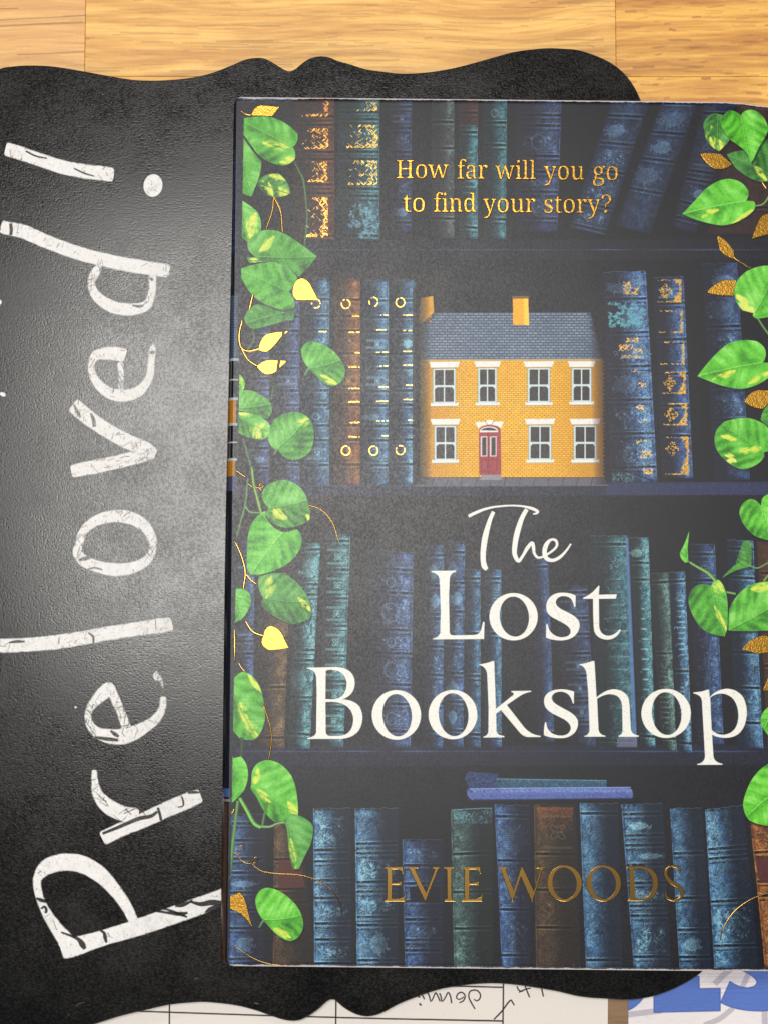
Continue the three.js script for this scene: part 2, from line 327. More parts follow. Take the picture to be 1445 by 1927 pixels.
{
  const tl = plane(-160, 80, H_BOARD), br = plane(1460, 1975, H_BOARD);
  const f = sheetFrame(H_BOARD, tl[0], tl[2], br[0], br[2], 8000);
  const c = canvas(f.w, f.hh), g = c.getContext('2d'), r = rng(101);
  // marker layer on its own, so that scratches go through it
  const mk = canvas(f.w, f.hh), m = mk.getContext('2d');
  for (const L of letters) for (const s of L) {
    if (s[0][0] === 'E') { fillLists(m, poly(s[0], s[1]), f.cv, 'white'); continue; }
    const line = lineOf(s);
    let run = 0; const at = line.map((p, i) => (run += i ? Math.hypot(p[0] - line[i - 1][0], p[1] - line[i - 1][1]) : 0)), capW = (i) => { const w = line[i][2] * 0.22, d = Math.min(at[i], run - at[i]); return d < w ? 0.72 + 0.28 * Math.sqrt(1 - (1 - d / w) ** 2) : 1; };
    const rough2 = (amp, sd) => line.map((p, i) => [p[0] + (noiseA(i * 0.7, sd) - 0.5) * amp, p[1] + (noiseB(i * 0.7, sd) - 0.5) * amp, p[2] * capW(i) + (noiseC(i * 0.55, sd) - 0.5) * amp * 3]);
    fillStroke(m, rough2(0.7, 3), f.cv, 'rgba(255,255,255,0.28)', 0.9);
    fillStroke(m, rough2(0.9, 7), f.cv, 'rgba(255,255,255,0.6)', 0.2);
    fillStroke(m, rough2(0.9, 12), f.cv, 'rgba(255,255,255,0.97)', -0.7);
  }
  for (const p of [[0, 569, 4, 5], [6, 742, 6, 4], [143, 1331, 2, 2], [296, 338, 3, 3]]) { const q = f.cv(p[0], p[1]); m.fillStyle = 'white'; m.beginPath(); m.ellipse(q[0], q[1], p[2], p[3], 0.4, 0, 7); m.fill(); }
  m.globalCompositeOperation = 'source-atop';
  m.globalCompositeOperation = 'destination-out';
  for (let i = 0; i < 30000; i++) { const q = f.cv(r() * 450, 230 + r() * 1600); m.fillStyle = `rgba(0,0,0,${0.05 + 0.25 * r() ** 3})`; m.fillRect(q[0], q[1], 0.8 + r() * 2.2, 0.8 + r() * 1.8); }
  const cut = (x, y, a, l, w, al = 1) => { const q = f.cv(x, y); m.strokeStyle = `rgba(0,0,0,${al})`; m.lineWidth = w; m.lineCap = 'round'; m.beginPath(); m.moveTo(q[0] - Math.cos(a) * l / 2, q[1] - Math.sin(a) * l / 2); m.quadraticCurveTo(q[0] + (r() - 0.5) * 2, q[1] + (r() - 0.5) * 2, q[0] + Math.cos(a) * l / 2, q[1] + Math.sin(a) * l / 2); m.stroke(); };
  const density = [0.25, 0.75, 0.7, 0.8, 0.9, 0.75, 1.1, 0.7, 0.25];
  letters.forEach((L, n) => L.forEach((s) => {
    const line = lineOf(s); if (!line) { for (let i = 0; i < 16; i++) cut(289 + (r() - 0.5) * 26, 349 + (r() - 0.5) * 30, r() * 3, 4 + r() * 9, 0.7 + r() * 0.8, 0.4 + r() * 0.3); return; }
    const bunch = r() * 6;
    line.forEach((p, i) => {
      const thick = smooth(0.35, 0.75, noiseA(i / 9 + bunch * 7, n * 3.7)) * density[n];
      for (let q = 0; q < 3; q++) if (r() < thick * 0.6) cut(p[0] + (r() - 0.5) * p[2], p[1] + (r() - 0.5) * p[2], bunch + (r() < 0.6 ? 0 : 1.2) + (r() - 0.5) * 0.9, 4 + r() * r() * 26, 0.7 + r() * 1.0, 0.5 + r() * 0.5);
      if (r() < 0.9) { m.fillStyle = `rgba(0,0,0,${0.3 + r() * 0.5})`; const e = f.cv(p[0] + (r() - 0.5) * p[2], p[1] + (r() - 0.5) * p[2]); m.fillRect(e[0], e[1], 0.7 + r() * 1.4, 0.7 + r()); }
      for (const side of [-1, 1]) if (r() < 0.5 * density[n]) { const a = line[Math.max(0, i - 1)], b = line[Math.min(line.length - 1, i + 1)], dx = b[0] - a[0], dy = b[1] - a[1], l = Math.hypot(dx, dy) || 1; const e = f.cv(p[0] + side * dy / l * p[2] / 2, p[1] - side * dx / l * p[2] / 2); m.fillStyle = 'rgba(0,0,0,0.7)'; m.fillRect(e[0] - 1, e[1] - 1, 1 + r() * 1.6, 1 + r() * 1.6); }
    });
  }));
  const big = (text, k, w) => { const line = stroke(text, k); fillStroke(m, line, f.cv, 'rgba(0,0,0,0.96)', w); };
  big('70 640 18 74 680 20 70 716 18', kA, 0.3);
  big('165 182 10 230 214 10 300 228 8', kA, 0.2); big('470 292 8 540 324 10 600 342 6', kA, 0.2);
  big('650 500 14 760 456 20 880 405 24 960 388 20 998 360 14', kF, 0.4); big('1000 335 14 1012 372 16 1022 418 16', kF, 0.3); big('1190 244 8 1230 238 18 1266 240 8', kF, 0.3); big('1150 262 8 1162 300 12 1158 326 8 1126 332 7', kF, 0.2);
  big('388 586 8 440 604 12 500 632 22 524 664 36 540 692 18', kG, 0.4); big('636 574 10 660 590 18 668 622 22 676 652 12', kG, 0.3); big('990 452 10 1060 462 14 1150 470 24 1190 462 10', kG, 0.4); big('1030 434 8 1090 452 14 1160 480 14 1186 490 10', kG, 0.3); big('1110 420 10 1150 412 30 1200 396 14 1220 380 6', kG, 0.3); big('1200 390 10 1270 408 24 1340 398 34 1420 404 28', kG, 0.4); big('1300 460 8 1330 440 24 1390 424 26 1440 430 30', kG, 0.4); big('232 370 8 260 382 22 296 392 16', kG, 0.4); big('262 438 10 284 424 14 296 446 16 290 466 12', kG, 0.3);
  big('576 192 8 592 230 22 600 280 20', kC, 0.2); big('470 140 10 490 180 14 512 220 10', kC, 0.2); big('500 384 10 540 374 24 580 366 14', kD, 0.2); big('600 832 14 680 842 22 750 850 18', kE, 0.3); big('700 790 10 730 812 24 754 828 14', kE, 0.2);
  big('560 440 8 600 432 10 650 444 8', kD, 0.2); big('60 232 8 110 226 18 160 226 10', kE, 0.2); big('560 170 8 590 195 16 594 238 10', kE, 0.1); big('840 385 8 880 392 16 910 386 10', kB, 0.3); big('955 210 8 962 222 18 966 232 8', kB, 0.2); big('946 682 8 964 684 22 984 680 8', kB, 0.2);
  m.globalCompositeOperation = 'source-over';
  g.fillStyle = 'rgb(9,8,8)'; g.fillRect(0, 0, f.w, f.hh);
  for (let i = 0; i < 26; i++) {   // old wiped chalk and grease
    const q = f.cv(r() * 440, 160 + r() * 1650), rad = 40 + r() * 110, gr = g.createRadialGradient(q[0], q[1], 0, q[0], q[1], rad), a = 0.025 + r() * 0.05;
    const col = r() < 0.5 ? [60, 56, 52] : [10, 9, 8];
    gr.addColorStop(0, css(col, a * 4)); gr.addColorStop(1, css(col, 0)); g.fillStyle = gr; g.fillRect(q[0] - rad, q[1] - rad, rad * 2, rad * 2);
  }
  for (let i = 0; i < 420; i++) { const q = f.cv(r() * 1300, 110 + r() * 1800); g.fillStyle = css([206, 202, 198], 0.08 + 0.35 * r() ** 4); g.fillRect(q[0], q[1], 0.8 + r() * 1.4, 0.8 + r() * 1.4); }
  for (const [x, y, s] of [[366, 474, 7], [328, 708, 5], [36, 866, 6], [245, 1720, 3], [12, 1845, 3]]) { const q = f.cv(x, y); g.fillStyle = 'rgba(6,5,5,0.85)'; g.beginPath(); g.ellipse(q[0], q[1], s, s * 0.7, 0.3, 0, 7); g.fill(); }
  for (const s of ['478 1886 1 484 1888 3 488 1889 1', '640 1826 1 648 1832 1.2 652 1832 1', '366 1843 1 370 1841 2 374 1840 1', '143 1894 1 150 1888 1.4 160 1886 1', '130 1908 2 130 1909 2 131 1910 2']) fillStroke(g, stroke(s), f.cv, 'rgba(160,158,160,0.55)');
  const map = canvasTex(c);
  // pebbled skin of the board: rounded grains a little over half a millimetre wide
  const cells = 112, S = 1024, rr = rng(9), px = [], py = [], ph = [];
  for (let i = 0; i < cells * cells; i++) { px.push((i % cells + 0.5 + (rr() - 0.5) * 0.9)); py.push((Math.floor(i / cells) + 0.5 + (rr() - 0.5) * 0.9)); ph.push(rr()); }
  const pebble = dataTex(S, S, (x, y) => {
    const u = x / S * cells, v = y / S * cells, i0 = Math.floor(u), j0 = Math.floor(v);
    let a = 9, b = 9, hh = 0;
    for (let j = -1; j <= 1; j++) for (let i = -1; i <= 1; i++) {
      const ii = (i0 + i + cells) % cells, jj = (j0 + j + cells) % cells, n = jj * cells + ii;
      const dx = px[n] + (i0 + i - ii) - u, dy = (py[n] + (j0 + j - jj) - v), d = Math.sqrt(dx * dx + dy * dy);
      if (d < a) { b = a; a = d; hh = ph[n]; } else if (d < b) b = d;
    }
    return 0.9 - 0.95 * a * a + 0.12 * (hh - 0.5) + (noiseA(x / 3, y / 3, 341, 341) - 0.5) * 0.05;
  });
  const tile = 0.048, bump = pebble;
  bump.repeat.set((br[0] - tl[0]) / tile, (br[2] - tl[2]) / tile);
  const rough = dataTex(512, 512, (x, y) => 0.5 + 0.16 * (noiseA(x / 90, y / 90, 6, 6) - 0.5) + 0.12 * (noiseB(x / 21, y / 21, 25, 25) - 0.5) + 0.30 * (noiseC(x / 1.6, y / 1.6, 320, 320) - 0.5));
  rough.repeat.set(1.8, 2.1);
  const boardMat = new THREE.MeshPhysicalMaterial({ map, roughness: 0.42, roughnessMap: rough, bumpMap: bump, bumpScale: 0.000012, specularIntensity: 0.5 });
  const edgeMat = new THREE.MeshStandardMaterial({ color: new THREE.Color(0.012, 0.011, 0.010), roughness: 0.6 });
  const chalkColor = canvas(f.w, f.hh), ck = chalkColor.getContext('2d'), chalkMask = canvas(f.w, f.hh), cm = chalkMask.getContext('2d');
  ck.fillStyle = 'rgb(229,227,224)'; ck.fillRect(0, 0, f.w, f.hh);
  for (let i = 0; i < 5200; i++) { ck.fillStyle = css(r() < 0.5 ? [252, 251, 248] : [186, 184, 186], 0.08 + r() * 0.14); const q = f.cv(r() * 450, 230 + r() * 1600); ck.beginPath(); ck.ellipse(q[0], q[1], 1.5 + r() * 8, 1.2 + r() * 4, r() * 3, 0, 7); ck.fill(); }
  cm.fillStyle = 'black'; cm.fillRect(0, 0, f.w, f.hh); cm.drawImage(mk, 0, 0);
  const chalkMat = new THREE.MeshStandardMaterial({ map: canvasTex(chalkColor), alphaMap: canvasTex(chalkMask, false), transparent: true, roughness: 0.7, bumpMap: bump, bumpScale: 0.000003 });
  const board = thing('chalkboard', 'black pebbled chalkboard sign with a scalloped edge and white marker lettering, lying on the table', 'chalkboard');
  const s = new THREE.Shape(boardOutline.map((p) => { const w = plane(p[0], p[1], H_BOARD); return new THREE.Vector2(w[0], -w[2]); }));
  const bv = 0.00025;
  const geo = new THREE.ExtrudeGeometry(s, { depth: H_BOARD - H_BOARD0 - 2 * bv, bevelEnabled: true, bevelSize: bv, bevelOffset: -bv, bevelThickness: bv, bevelSegments: 2, curveSegments: 1 });
  geo.rotateX(-Math.PI / 2);
  geo.translate(0, H_BOARD0 + bv, 0);
  const p = geo.attributes.position, uv = geo.attributes.uv;
  for (let i = 0; i < p.count; i++) uv.setXY(i, (p.getX(i) - tl[0]) / (br[0] - tl[0]), 1 - (p.getZ(i) - tl[2]) / (br[2] - tl[2]));
  part(board, 'panel', geo, [boardMat, edgeMat]);
  letters.forEach((L, n) => {
    const gs = L.map((t, i) => {
      if (t[0][0] === 'E') {
        const gg = plateGeo(poly(t[0], t[1]), H_BOARD + 0.00002, 0.00004, 0);
        const q = gg.attributes.position, u = gg.attributes.uv;
        for (let j = 0; j < q.count; j++) u.setXY(j, (q.getX(j) - tl[0]) / (br[0] - tl[0]), 1 - (q.getZ(j) - tl[2]) / (br[2] - tl[2]));
        return gg;
      }
      return ribbonGeo(lineOf(t).map((p) => [p[0], p[1], p[2] + 3]), H_BOARD + 0.00003 + i * 0.00004, 0, 0.00003, f.uv).toNonIndexed();
    });
    part(board, 'chalk_letter', mergeGeometries(gs), chalkMat, n === 0 ? 'white marker exclamation mark' : undefined);
  });
  for (const t of ['-6 566 12 0 569 13 6 572 10', '-4 742 12 6 742 12 15 742 10', '140 1331 5 143 1331 6 146 1331 5']) part(board, 'chalk_mark', ribbonGeo(stroke(t), H_BOARD + 0.00003, 0, 0.00003, f.uv), chalkMat);
}

// ---------------------------------------------------------------- the book
// cover frame: origin at the head of the hinge, U along the head towards the fore edge, V down the hinge
const O3 = plane(446, 182, H_COVER), E3 = plane(1380, 191.5, H_COVER), B3 = plane(428.5, 1818, H_COVER);
const Ulen = Math.hypot(E3[0] - O3[0], E3[2] - O3[2]), U = [(E3[0] - O3[0]) / Ulen, (E3[2] - O3[2]) / Ulen], V = [-U[1], U[0]];
const COVER_H = (B3[0] - O3[0]) * V[0] + (B3[2] - O3[2]) * V[1], COVER_W = 0.1285;
console.log('cover height', COVER_H, 'hinge drift', (B3[0] - O3[0]) * U[0] + (B3[2] - O3[2]) * U[1]);
const MM = 10, U0 = -0.030, CW = 1600, CH = Math.ceil(COVER_H * 1000 * MM);
const cc = (x, y) => { const p = plane(x, y, H_COVER), a = p[0] - O3[0], b = p[2] - O3[2]; return [(a * U[0] + b * U[1] - U0) * 1000 * MM, (a * V[0] + b * V[1]) * 1000 * MM]; };
const cover = canvas(CW, CH), g = cover.getContext('2d'), orm = canvas(CW, CH), gm = orm.getContext('2d');
const dullFoil = 'rgb(0,70,255)';
gm.fillStyle = 'rgb(0,90,0)'; gm.fillRect(0, 0, CW, CH);
const R = rng(1234);
const NIGHT = [17, 17, 25];
g.fillStyle = css(NIGHT); g.fillRect(0, 0, CW, CH);
const fill = (text, k, style) => fillLists(g, poly(text, k), cc, style);
function speckle(x0, y0, x1, y1, n, col, a, s = 2) { for (let i = 0; i < n; i++) { const c = cc(lerp(x0, x1, R()), lerp(y0, y1, R())); g.fillStyle = css(col, a * R()); g.fillRect(c[0], c[1], 0.8 + R() * s, 0.8 + R() * s); } }
speckle(430, 180, 1500, 1830, 26000, [70, 72, 96], 0.28, 1.6);
speckle(430, 180, 1500, 1830, 14000, [4, 4, 8], 0.5, 2);
// shelves
function shelf(y0, y1, lineY, col) {
  fill(`M 446 ${y0} L 1500 ${y0 - 3} L 1500 ${y1 - 3} L 440 ${y1} Z`, PX, css(col, 0.85));
  for (let x = 440; x < 1500; x += 7) { const a = noiseA(x / 60, lineY) * 0.8; lineList(g, [[x, lineY + (R() - 0.5)], [x + 9, lineY + (R() - 0.5) - 0.02]], cc, css([84, 106, 160], a * 0.6), 1.4 + noiseB(x / 30, 3) * 2.5); }
  speckle(445, y0, 1500, y1, 2600, [76, 88, 128], 0.2, 2.0);
}
shelf(452, 490, 470, [24, 25, 36]);
shelf(916, 934, 914, [30, 33, 54]);
shelf(1404, 1442, 1414, [25, 28, 46]);
fill('M 1140 908 L 1500 906 L 1500 931 L 1140 932 Z', PX, 'rgba(40,46,78,0.9)'); speckle(1140, 908, 1500, 931, 1500, [80, 94, 146], 0.3, 2);
// an antique spine drawn between four corners (tl, tr, br, bl)
const PAL = {
  blue: { hi: [94, 134, 192], mid: [46, 70, 116], orn: [134, 184, 212], base: [20, 24, 40] },
  sky: { hi: [108, 156, 192], mid: [50, 86, 122], orn: [156, 210, 222], base: [18, 27, 42] },
  teal: { hi: [108, 174, 182], mid: [44, 90, 102], orn: [154, 214, 214], base: [18, 28, 34] },
  green: { hi: [108, 144, 138], mid: [50, 74, 74], orn: [136, 176, 166], base: [22, 28, 30] },
  indigo: { hi: [92, 116, 172], mid: [46, 60, 98], orn: [126, 164, 200], base: [21, 23, 36] },
  red: { hi: [134, 74, 54], mid: [80, 44, 40], orn: [176, 120, 66], base: [34, 24, 26] },
  brown: { hi: [134, 106, 64], mid: [76, 57, 42], orn: [168, 144, 90], base: [30, 26, 25] },
  orange: { hi: [186, 120, 56], mid: [116, 66, 38], orn: [208, 168, 92], base: [46, 28, 24] },
  grey: { hi: [112, 128, 124], mid: [60, 66, 68], orn: [130, 172, 172], base: [28, 30, 34] },
};
function book(q, pal, lit, opt = {}) {
  opt = { ...opt, k: Math.min(1.15, (opt.k ?? 1) * (q[0][1] > 950 ? 1.28 : 1.1)) };
  const c = PAL[pal], [tl, tr, br, bl] = q;
  const at = (s, t) => { const a = [lerp(tl[0], tr[0], s), lerp(tl[1], tr[1], s)], b = [lerp(bl[0], br[0], s), lerp(bl[1], br[1], s)]; return [lerp(a[0], b[0], t), lerp(a[1], b[1], t)]; };
  const C = (s, t) => { const p = at(s, t); return cc(p[0], p[1]); };
  const w = Math.hypot(tr[0] - tl[0], tr[1] - tl[1]), h = Math.hypot(bl[0] - tl[0], bl[1] - tl[1]), k = opt.k ?? 1, seed = tl[0] * 0.37;
  const shine = (s) => { const u = lit === 'L' ? 1 - s : s; return lit === 'M' ? 0.62 - Math.abs(s - 0.5) * 0.9 : smooth(0.22, 0.9, u) ** 1.25 * (u > 0.94 ? 0.72 : 1); };
  const bands = opt.bands ?? [0.06, 0.22, 0.40, 0.58, 0.76, 0.93];
  const tone = (s, t) => { const n = noiseA(s * w / 9 + seed, t * h / 11) * 0.55 + noiseB(s * w / 3, t * h / 3 + seed) * 0.45; return n; };
  const cell = 2.2;
  const ns = Math.max(8, Math.round(w * 1.2 / cell)), nt = Math.round(h * 1.2 / cell);
  for (let j = 0; j < nt; j++) for (let i = 0; i < ns; i++) {
    const s = (i + 0.5) / ns, t = (j + 0.5) / nt, n = tone(s, t), L = shine(s) * k, edgeT = Math.min(t * h, (1 - t) * h);
    let zone = 0; for (const b of bands) if (t > b) zone++;
    const warm = noiseC(zone * 3.3 + seed, 2.5) > 0.5 ? c.hi : mix(c.hi, c.orn, 0.45);
    let v = L * (0.16 + 1.0 * n + (R() - 0.5) * 0.5) + (R() - 0.5) * 0.07;
    v *= lerp(0.55, 1, smooth(0, 6, edgeT));
    let col = v < 0.5 ? mix(c.base, c.mid, clamp(v * 2)) : mix(c.mid, warm, clamp(v * 2 - 1));
    if (edgeT < 3 && n < 0.5 && j < nt / 2) continue;
    const a = C(s - 0.5 / ns, t - 0.5 / nt), b = C(s + 0.5 / ns, t - 0.5 / nt), d = C(s + 0.5 / ns, t + 0.5 / nt), e = C(s - 0.5 / ns, t + 0.5 / nt);
    g.fillStyle = css(col, 0.94);
    g.beginPath(); g.moveTo(a[0] - 0.4, a[1] - 0.4); g.lineTo(b[0] + 0.4, b[1] - 0.4); g.lineTo(d[0] + 0.4, d[1] + 0.4); g.lineTo(e[0] - 0.4, e[1] + 0.4); g.fill();
  }
  const run = (t, dy, col, a, lw, s0 = 0.03, s1 = 0.98) => {
    for (let i = 0; i < 16; i++) { const sa = lerp(s0, s1, i / 16), sb = lerp(s0, s1, (i + 1) / 16), al = a * (0.18 + shine((sa + sb) / 2)) * (0.5 + noiseB(i * 2.3 + seed, t * 90)); if (al < 0.03) continue; const p = C(sa, t + dy / h), q2 = C(sb, t + dy / h); g.strokeStyle = css(col, clamp(al)); g.lineWidth = lw; g.beginPath(); g.moveTo(p[0], p[1]); g.lineTo(q2[0], q2[1]); g.stroke(); }
  };
  for (const b of bands) {
    run(b, 0, [4, 5, 9], 1.3, 4.2); run(b, -4, c.orn, 0.55 * k + 0.15, 1.5); run(b, 4.2, c.hi, 0.6 * k + 0.1, 2.2);
    if (opt.rib !== false) run(b, 8.5, [4, 5, 9], 0.8, 2);
  }
  // tooled ornament in the panels between the bands
  const orn = opt.orn ?? 0.6;
  const lineTo = (pts, a, lw) => { g.strokeStyle = css(c.orn, clamp(a)); g.lineWidth = lw; g.beginPath(); pts.forEach((p, i) => { const z = C(p[0], p[1]); i ? g.lineTo(z[0], z[1]) : g.moveTo(z[0], z[1]); }); g.stroke(); };
  for (let bi = 0; bi + 1 < bands.length + 1; bi++) {
    const t0 = (bi === 0 ? 0.015 : bands[bi - 1]) + 14 / h, t1 = (bi < bands.length ? bands[bi] : 1) - 9 / h;
    if ((t1 - t0) * h < 14) continue;
    if (R() > orn + 0.15 && !opt.all) continue;
    const A = (s) => (0.3 + 0.9 * shine(s)) * (0.6 + orn * 0.55) * Math.max(k, 0.6);
    const kind = opt.kind ?? Math.floor(R() * 4);
    const s0 = 0.14, s1 = 0.9, tc = (t0 + t1) / 2;
    if (kind === 3) {   // chain rows and a rosette
      for (const t of [t0 + 3 / h, t1 - 3 / h]) { const pa = [], pb = []; for (let i = 0; i <= 40; i++) { const s = lerp(s0, s1, i / 40); pa.push([s, t + Math.sin(i * 0.95) * 2.2 / h]); pb.push([s, t - Math.sin(i * 0.95) * 2.2 / h]); } lineTo(pa, 0.62 * k, 1.1); lineTo(pb, 0.62 * k, 1.1); }
      const rs = Math.min(w * 0.24, (t1 - t0) * h * 0.26), rose = []; for (let i = 0; i <= 48; i++) { const a = i / 48 * 6.283, rad = rs * (0.72 + 0.3 * Math.cos(a * 4 + 3.14)); rose.push([0.55 + Math.cos(a) * rad / w, tc + Math.sin(a) * rad / h]); } lineTo(rose, 0.75 * k, 1.6);
      for (let i = 0; i < 26; i++) { const a = R() * 6.3, rad = R() * rs * 0.6, z = C(0.55 + Math.cos(a) * rad / w, tc + Math.sin(a) * rad / h); g.fillStyle = css(c.orn, 0.5 * k); g.fillRect(z[0], z[1], 1.6, 1.6); }
      continue;
    }
    if (kind === 2) {   // medallion ring
      const rs = Math.min(w * 0.2, (t1 - t0) * h * 0.4), sc = lit === 'L' ? 0.6 : 0.5, ring = []; for (let i = 0; i <= 36; i++) { const a = i / 36 * 6.283; ring.push([sc + Math.cos(a) * rs / w, tc + Math.sin(a) * rs / h]); }
      lineTo(ring, 0.6 * k, 1.6);
    }
    if (kind < 2 && R() < 0.45) {   // a diaper of small beads in an oval, or a lattice
      const ox = 0.3 + R() * 0.4, rx = 0.2 + R() * 0.16, H = t1 - t0;
      for (let b = -6; b <= 6; b++) for (let q2 = -6; q2 <= 6; q2++) {
        const du = (q2 + (b % 2) * 0.5) / 6, dv = b / 6; if (du * du + dv * dv > 1) continue;
        const z = C(ox + du * rx, tc + dv * H * 0.42), a = A(ox + du * rx) * (0.3 + 0.6 * R()); g.strokeStyle = css(c.orn, clamp(a)); g.lineWidth = 1; g.beginPath(); g.arc(z[0], z[1], 0.9 + R(), 0, 6.3); g.stroke();
      }
      for (let b = 0; b < 14; b++) { const a0 = R() * 6.3, z = C(ox + Math.cos(a0) * rx * 1.25, tc + Math.sin(a0) * H * 0.46); g.strokeStyle = css(c.orn, clamp(A(ox) * 0.7)); g.lineWidth = 1.1; g.beginPath(); g.arc(z[0], z[1], 2 + R() * 2.5, a0, a0 + 3.4); g.stroke(); }
      continue;
    }
    // a flower stalk with leaves and scattered dots
    const stalks = w > 55 ? 2 : 1;
    for (let n = 0; n < stalks; n++) {
      const sc = (stalks === 1 ? 0.55 : 0.35 + n * 0.38) + (R() - 0.5) * 0.12, H = (t1 - t0), a0 = A(sc) * (0.5 + 0.35 * R()), lean = (R() - 0.5) * 0.12, nP = 4 + Math.floor(R() * 4), turn0 = R();
      if (a0 < 0.12) continue;
      lineTo([[sc + lean, t1 - 0.06 * H], [sc + 0.02, tc], [sc, t0 + H * 0.3]], a0 * 0.8, 1.0);
      for (let i = 0; i < nP; i++) { const a = -3.1 + turn0 + i * 3.6 / nP, L2 = Math.min(w * 0.13, H * h * 0.22); lineTo([[sc, t0 + H * 0.32], [sc + Math.cos(a) * L2 / w, t0 + H * 0.32 + Math.sin(a) * L2 / h]], a0, 1.8); }
      for (const d of [-1, 1]) for (let i = 0; i < 2; i++) { const ty = tc + H * (0.02 + i * 0.2 + (R() - 0.5) * 0.12), L2 = w * (0.08 + R() * 0.1); lineTo([[sc, ty + H * 0.1], [sc + d * L2 / w * 0.6, ty + 0.02 * H], [sc + d * L2 / w, ty - H * 0.1]], a0 * 0.9, 1.5); }
    }
    const dots = Math.round((t1 - t0) * h * w / 26 * orn);
    for (let i = 0; i < dots; i++) { const s = lerp(s0, s1, R()), t = lerp(t0, t1, R()), z = C(s, t), a = A(s) * R(); if (noiseA(s * 9 + seed, t * 30) < 0.42) continue; g.strokeStyle = css(c.orn, clamp(a)); g.lineWidth = 0.9 + R() * 0.9; g.beginPath(); g.arc(z[0], z[1], 1 + R() * 2.6, R() * 6, R() * 6 + 2.4); g.stroke(); }
    if (R() < 0.6) { run(t0, 0, c.orn, 0.5 * orn * k + 0.1, 1.2, s0, s1); run(t1, 0, c.orn, 0.5 * orn * k + 0.1, 1.2, s0, s1); }
  }
  // close tooling all over the leather: short arcs with a light and a dark side
  const marks = Math.round(w * h / 7 * (0.4 + orn * 0.6));
  for (let i = 0; i < marks; i++) {
    const s = 0.08 + 0.88 * R(), t = 0.02 + 0.96 * R(), L = shine(s);
    if (L < 0.05 || noiseB(s * w / 8 + seed, t * h / 8) < 0.42) continue;
    const z = C(s, t), rad = 1 + R() * 2.6, a0 = R() * 6.3, al = (0.18 + 0.62 * L) * k * R();
    g.lineWidth = 0.9; g.strokeStyle = `rgba(6,8,14,${clamp(al * 1.5)})`; g.beginPath(); g.arc(z[0] + 0.9, z[1] + 0.9, rad, a0, a0 + 2.2); g.stroke();
    g.strokeStyle = css(c.orn, clamp(al * 1.1)); g.beginPath(); g.arc(z[0], z[1], rad, a0, a0 + 2.2); g.stroke();
  }
  // worn edges and cords
  if (lit !== 'M') { const e = lit === 'L' ? 0.01 : 0.985; for (let i = 0; i < 60; i++) { const t = i / 60; if (noiseB(t * 40 + seed, 1) < 0.35) continue; const p = C(e, t), q2 = C(e, t + 1 / 60); g.strokeStyle = css(c.orn, 0.12 + 0.45 * k * noiseA(t * 30, seed)); g.lineWidth = 1.3; g.beginPath(); g.moveTo(p[0], p[1]); g.lineTo(q2[0], q2[1]); g.stroke(); } }
  const top = []; for (let i = 0; i <= 12; i++) { const s = i / 12; top.push([s, (noiseA(i * 1.7 + seed, 9) - 0.5) * 3.5 / h]); } lineTo(top, 0.14 + 0.2 * k, 1.3);
  if (opt.foil) opt.foil(at, w, h);
}
// gold leaf stamped on the printed spines
function goldDab(x, y, w, h, a = 1) {
  const c = cc(x, y);
  g.fillStyle = css(mix([176, 134, 62], [132, 96, 38], R()), a); g.fillRect(c[0], c[1], w * 1.2, h * 1.2);
  gm.fillStyle = dullFoil; gm.fillRect(c[0], c[1], w * 1.2, h * 1.2);
}
function goldLine(pts, w) {
  lineList(g, pts, cc, css(mix([176, 134, 62], [132, 96, 38], R())), w); lineList(gm, pts, cc, dullFoil, w);
}
function goldPatch(x0, y0, x1, y1, shape, dens = 1) {   // a block of stamped scrollwork; shape(u, v) says where it is solid
  const n = (x1 - x0) * (y1 - y0) / 7 * dens;
  for (let i = 0; i < n; i++) {
    const u = R(), v = R(), x = lerp(x0, x1, u), y = lerp(y0, y1, v);
    if (R() > shape(u, v)) continue;
    const a = (Math.floor((x + y) / 5) % 2 ? 0.75 : -0.75) + (R() - 0.5) * 0.5, l = 1.2 + R() * 2.2, bend = (R() - 0.5) * 2.4;
    goldLine([[x - Math.cos(a) * l, y - Math.sin(a) * l], [x + bend * 0.4, y + bend * 0.4], [x + Math.cos(a) * l, y + Math.sin(a) * l]].map((p) => [clamp(p[0], x0, x1), clamp(p[1], y0, y1)]), 0.8 + R() * 0.9);
  }
}
const bk = (a, b, c, d, e, f2, h2, i2) => [[a, b], [c, d], [e, f2], [h2, i2]];
const corner = (u, v) => Math.max(u > 0.86 ? 1 : 0, v > 0.92 ? 1 : 0, v < 0.06 && u > 0.3 ? 0.9 : 0, u + Math.abs(v - 0.5) * 0.7 > 0.86 ? 0.8 : u > 0.3 ? 0.14 : 0.03);
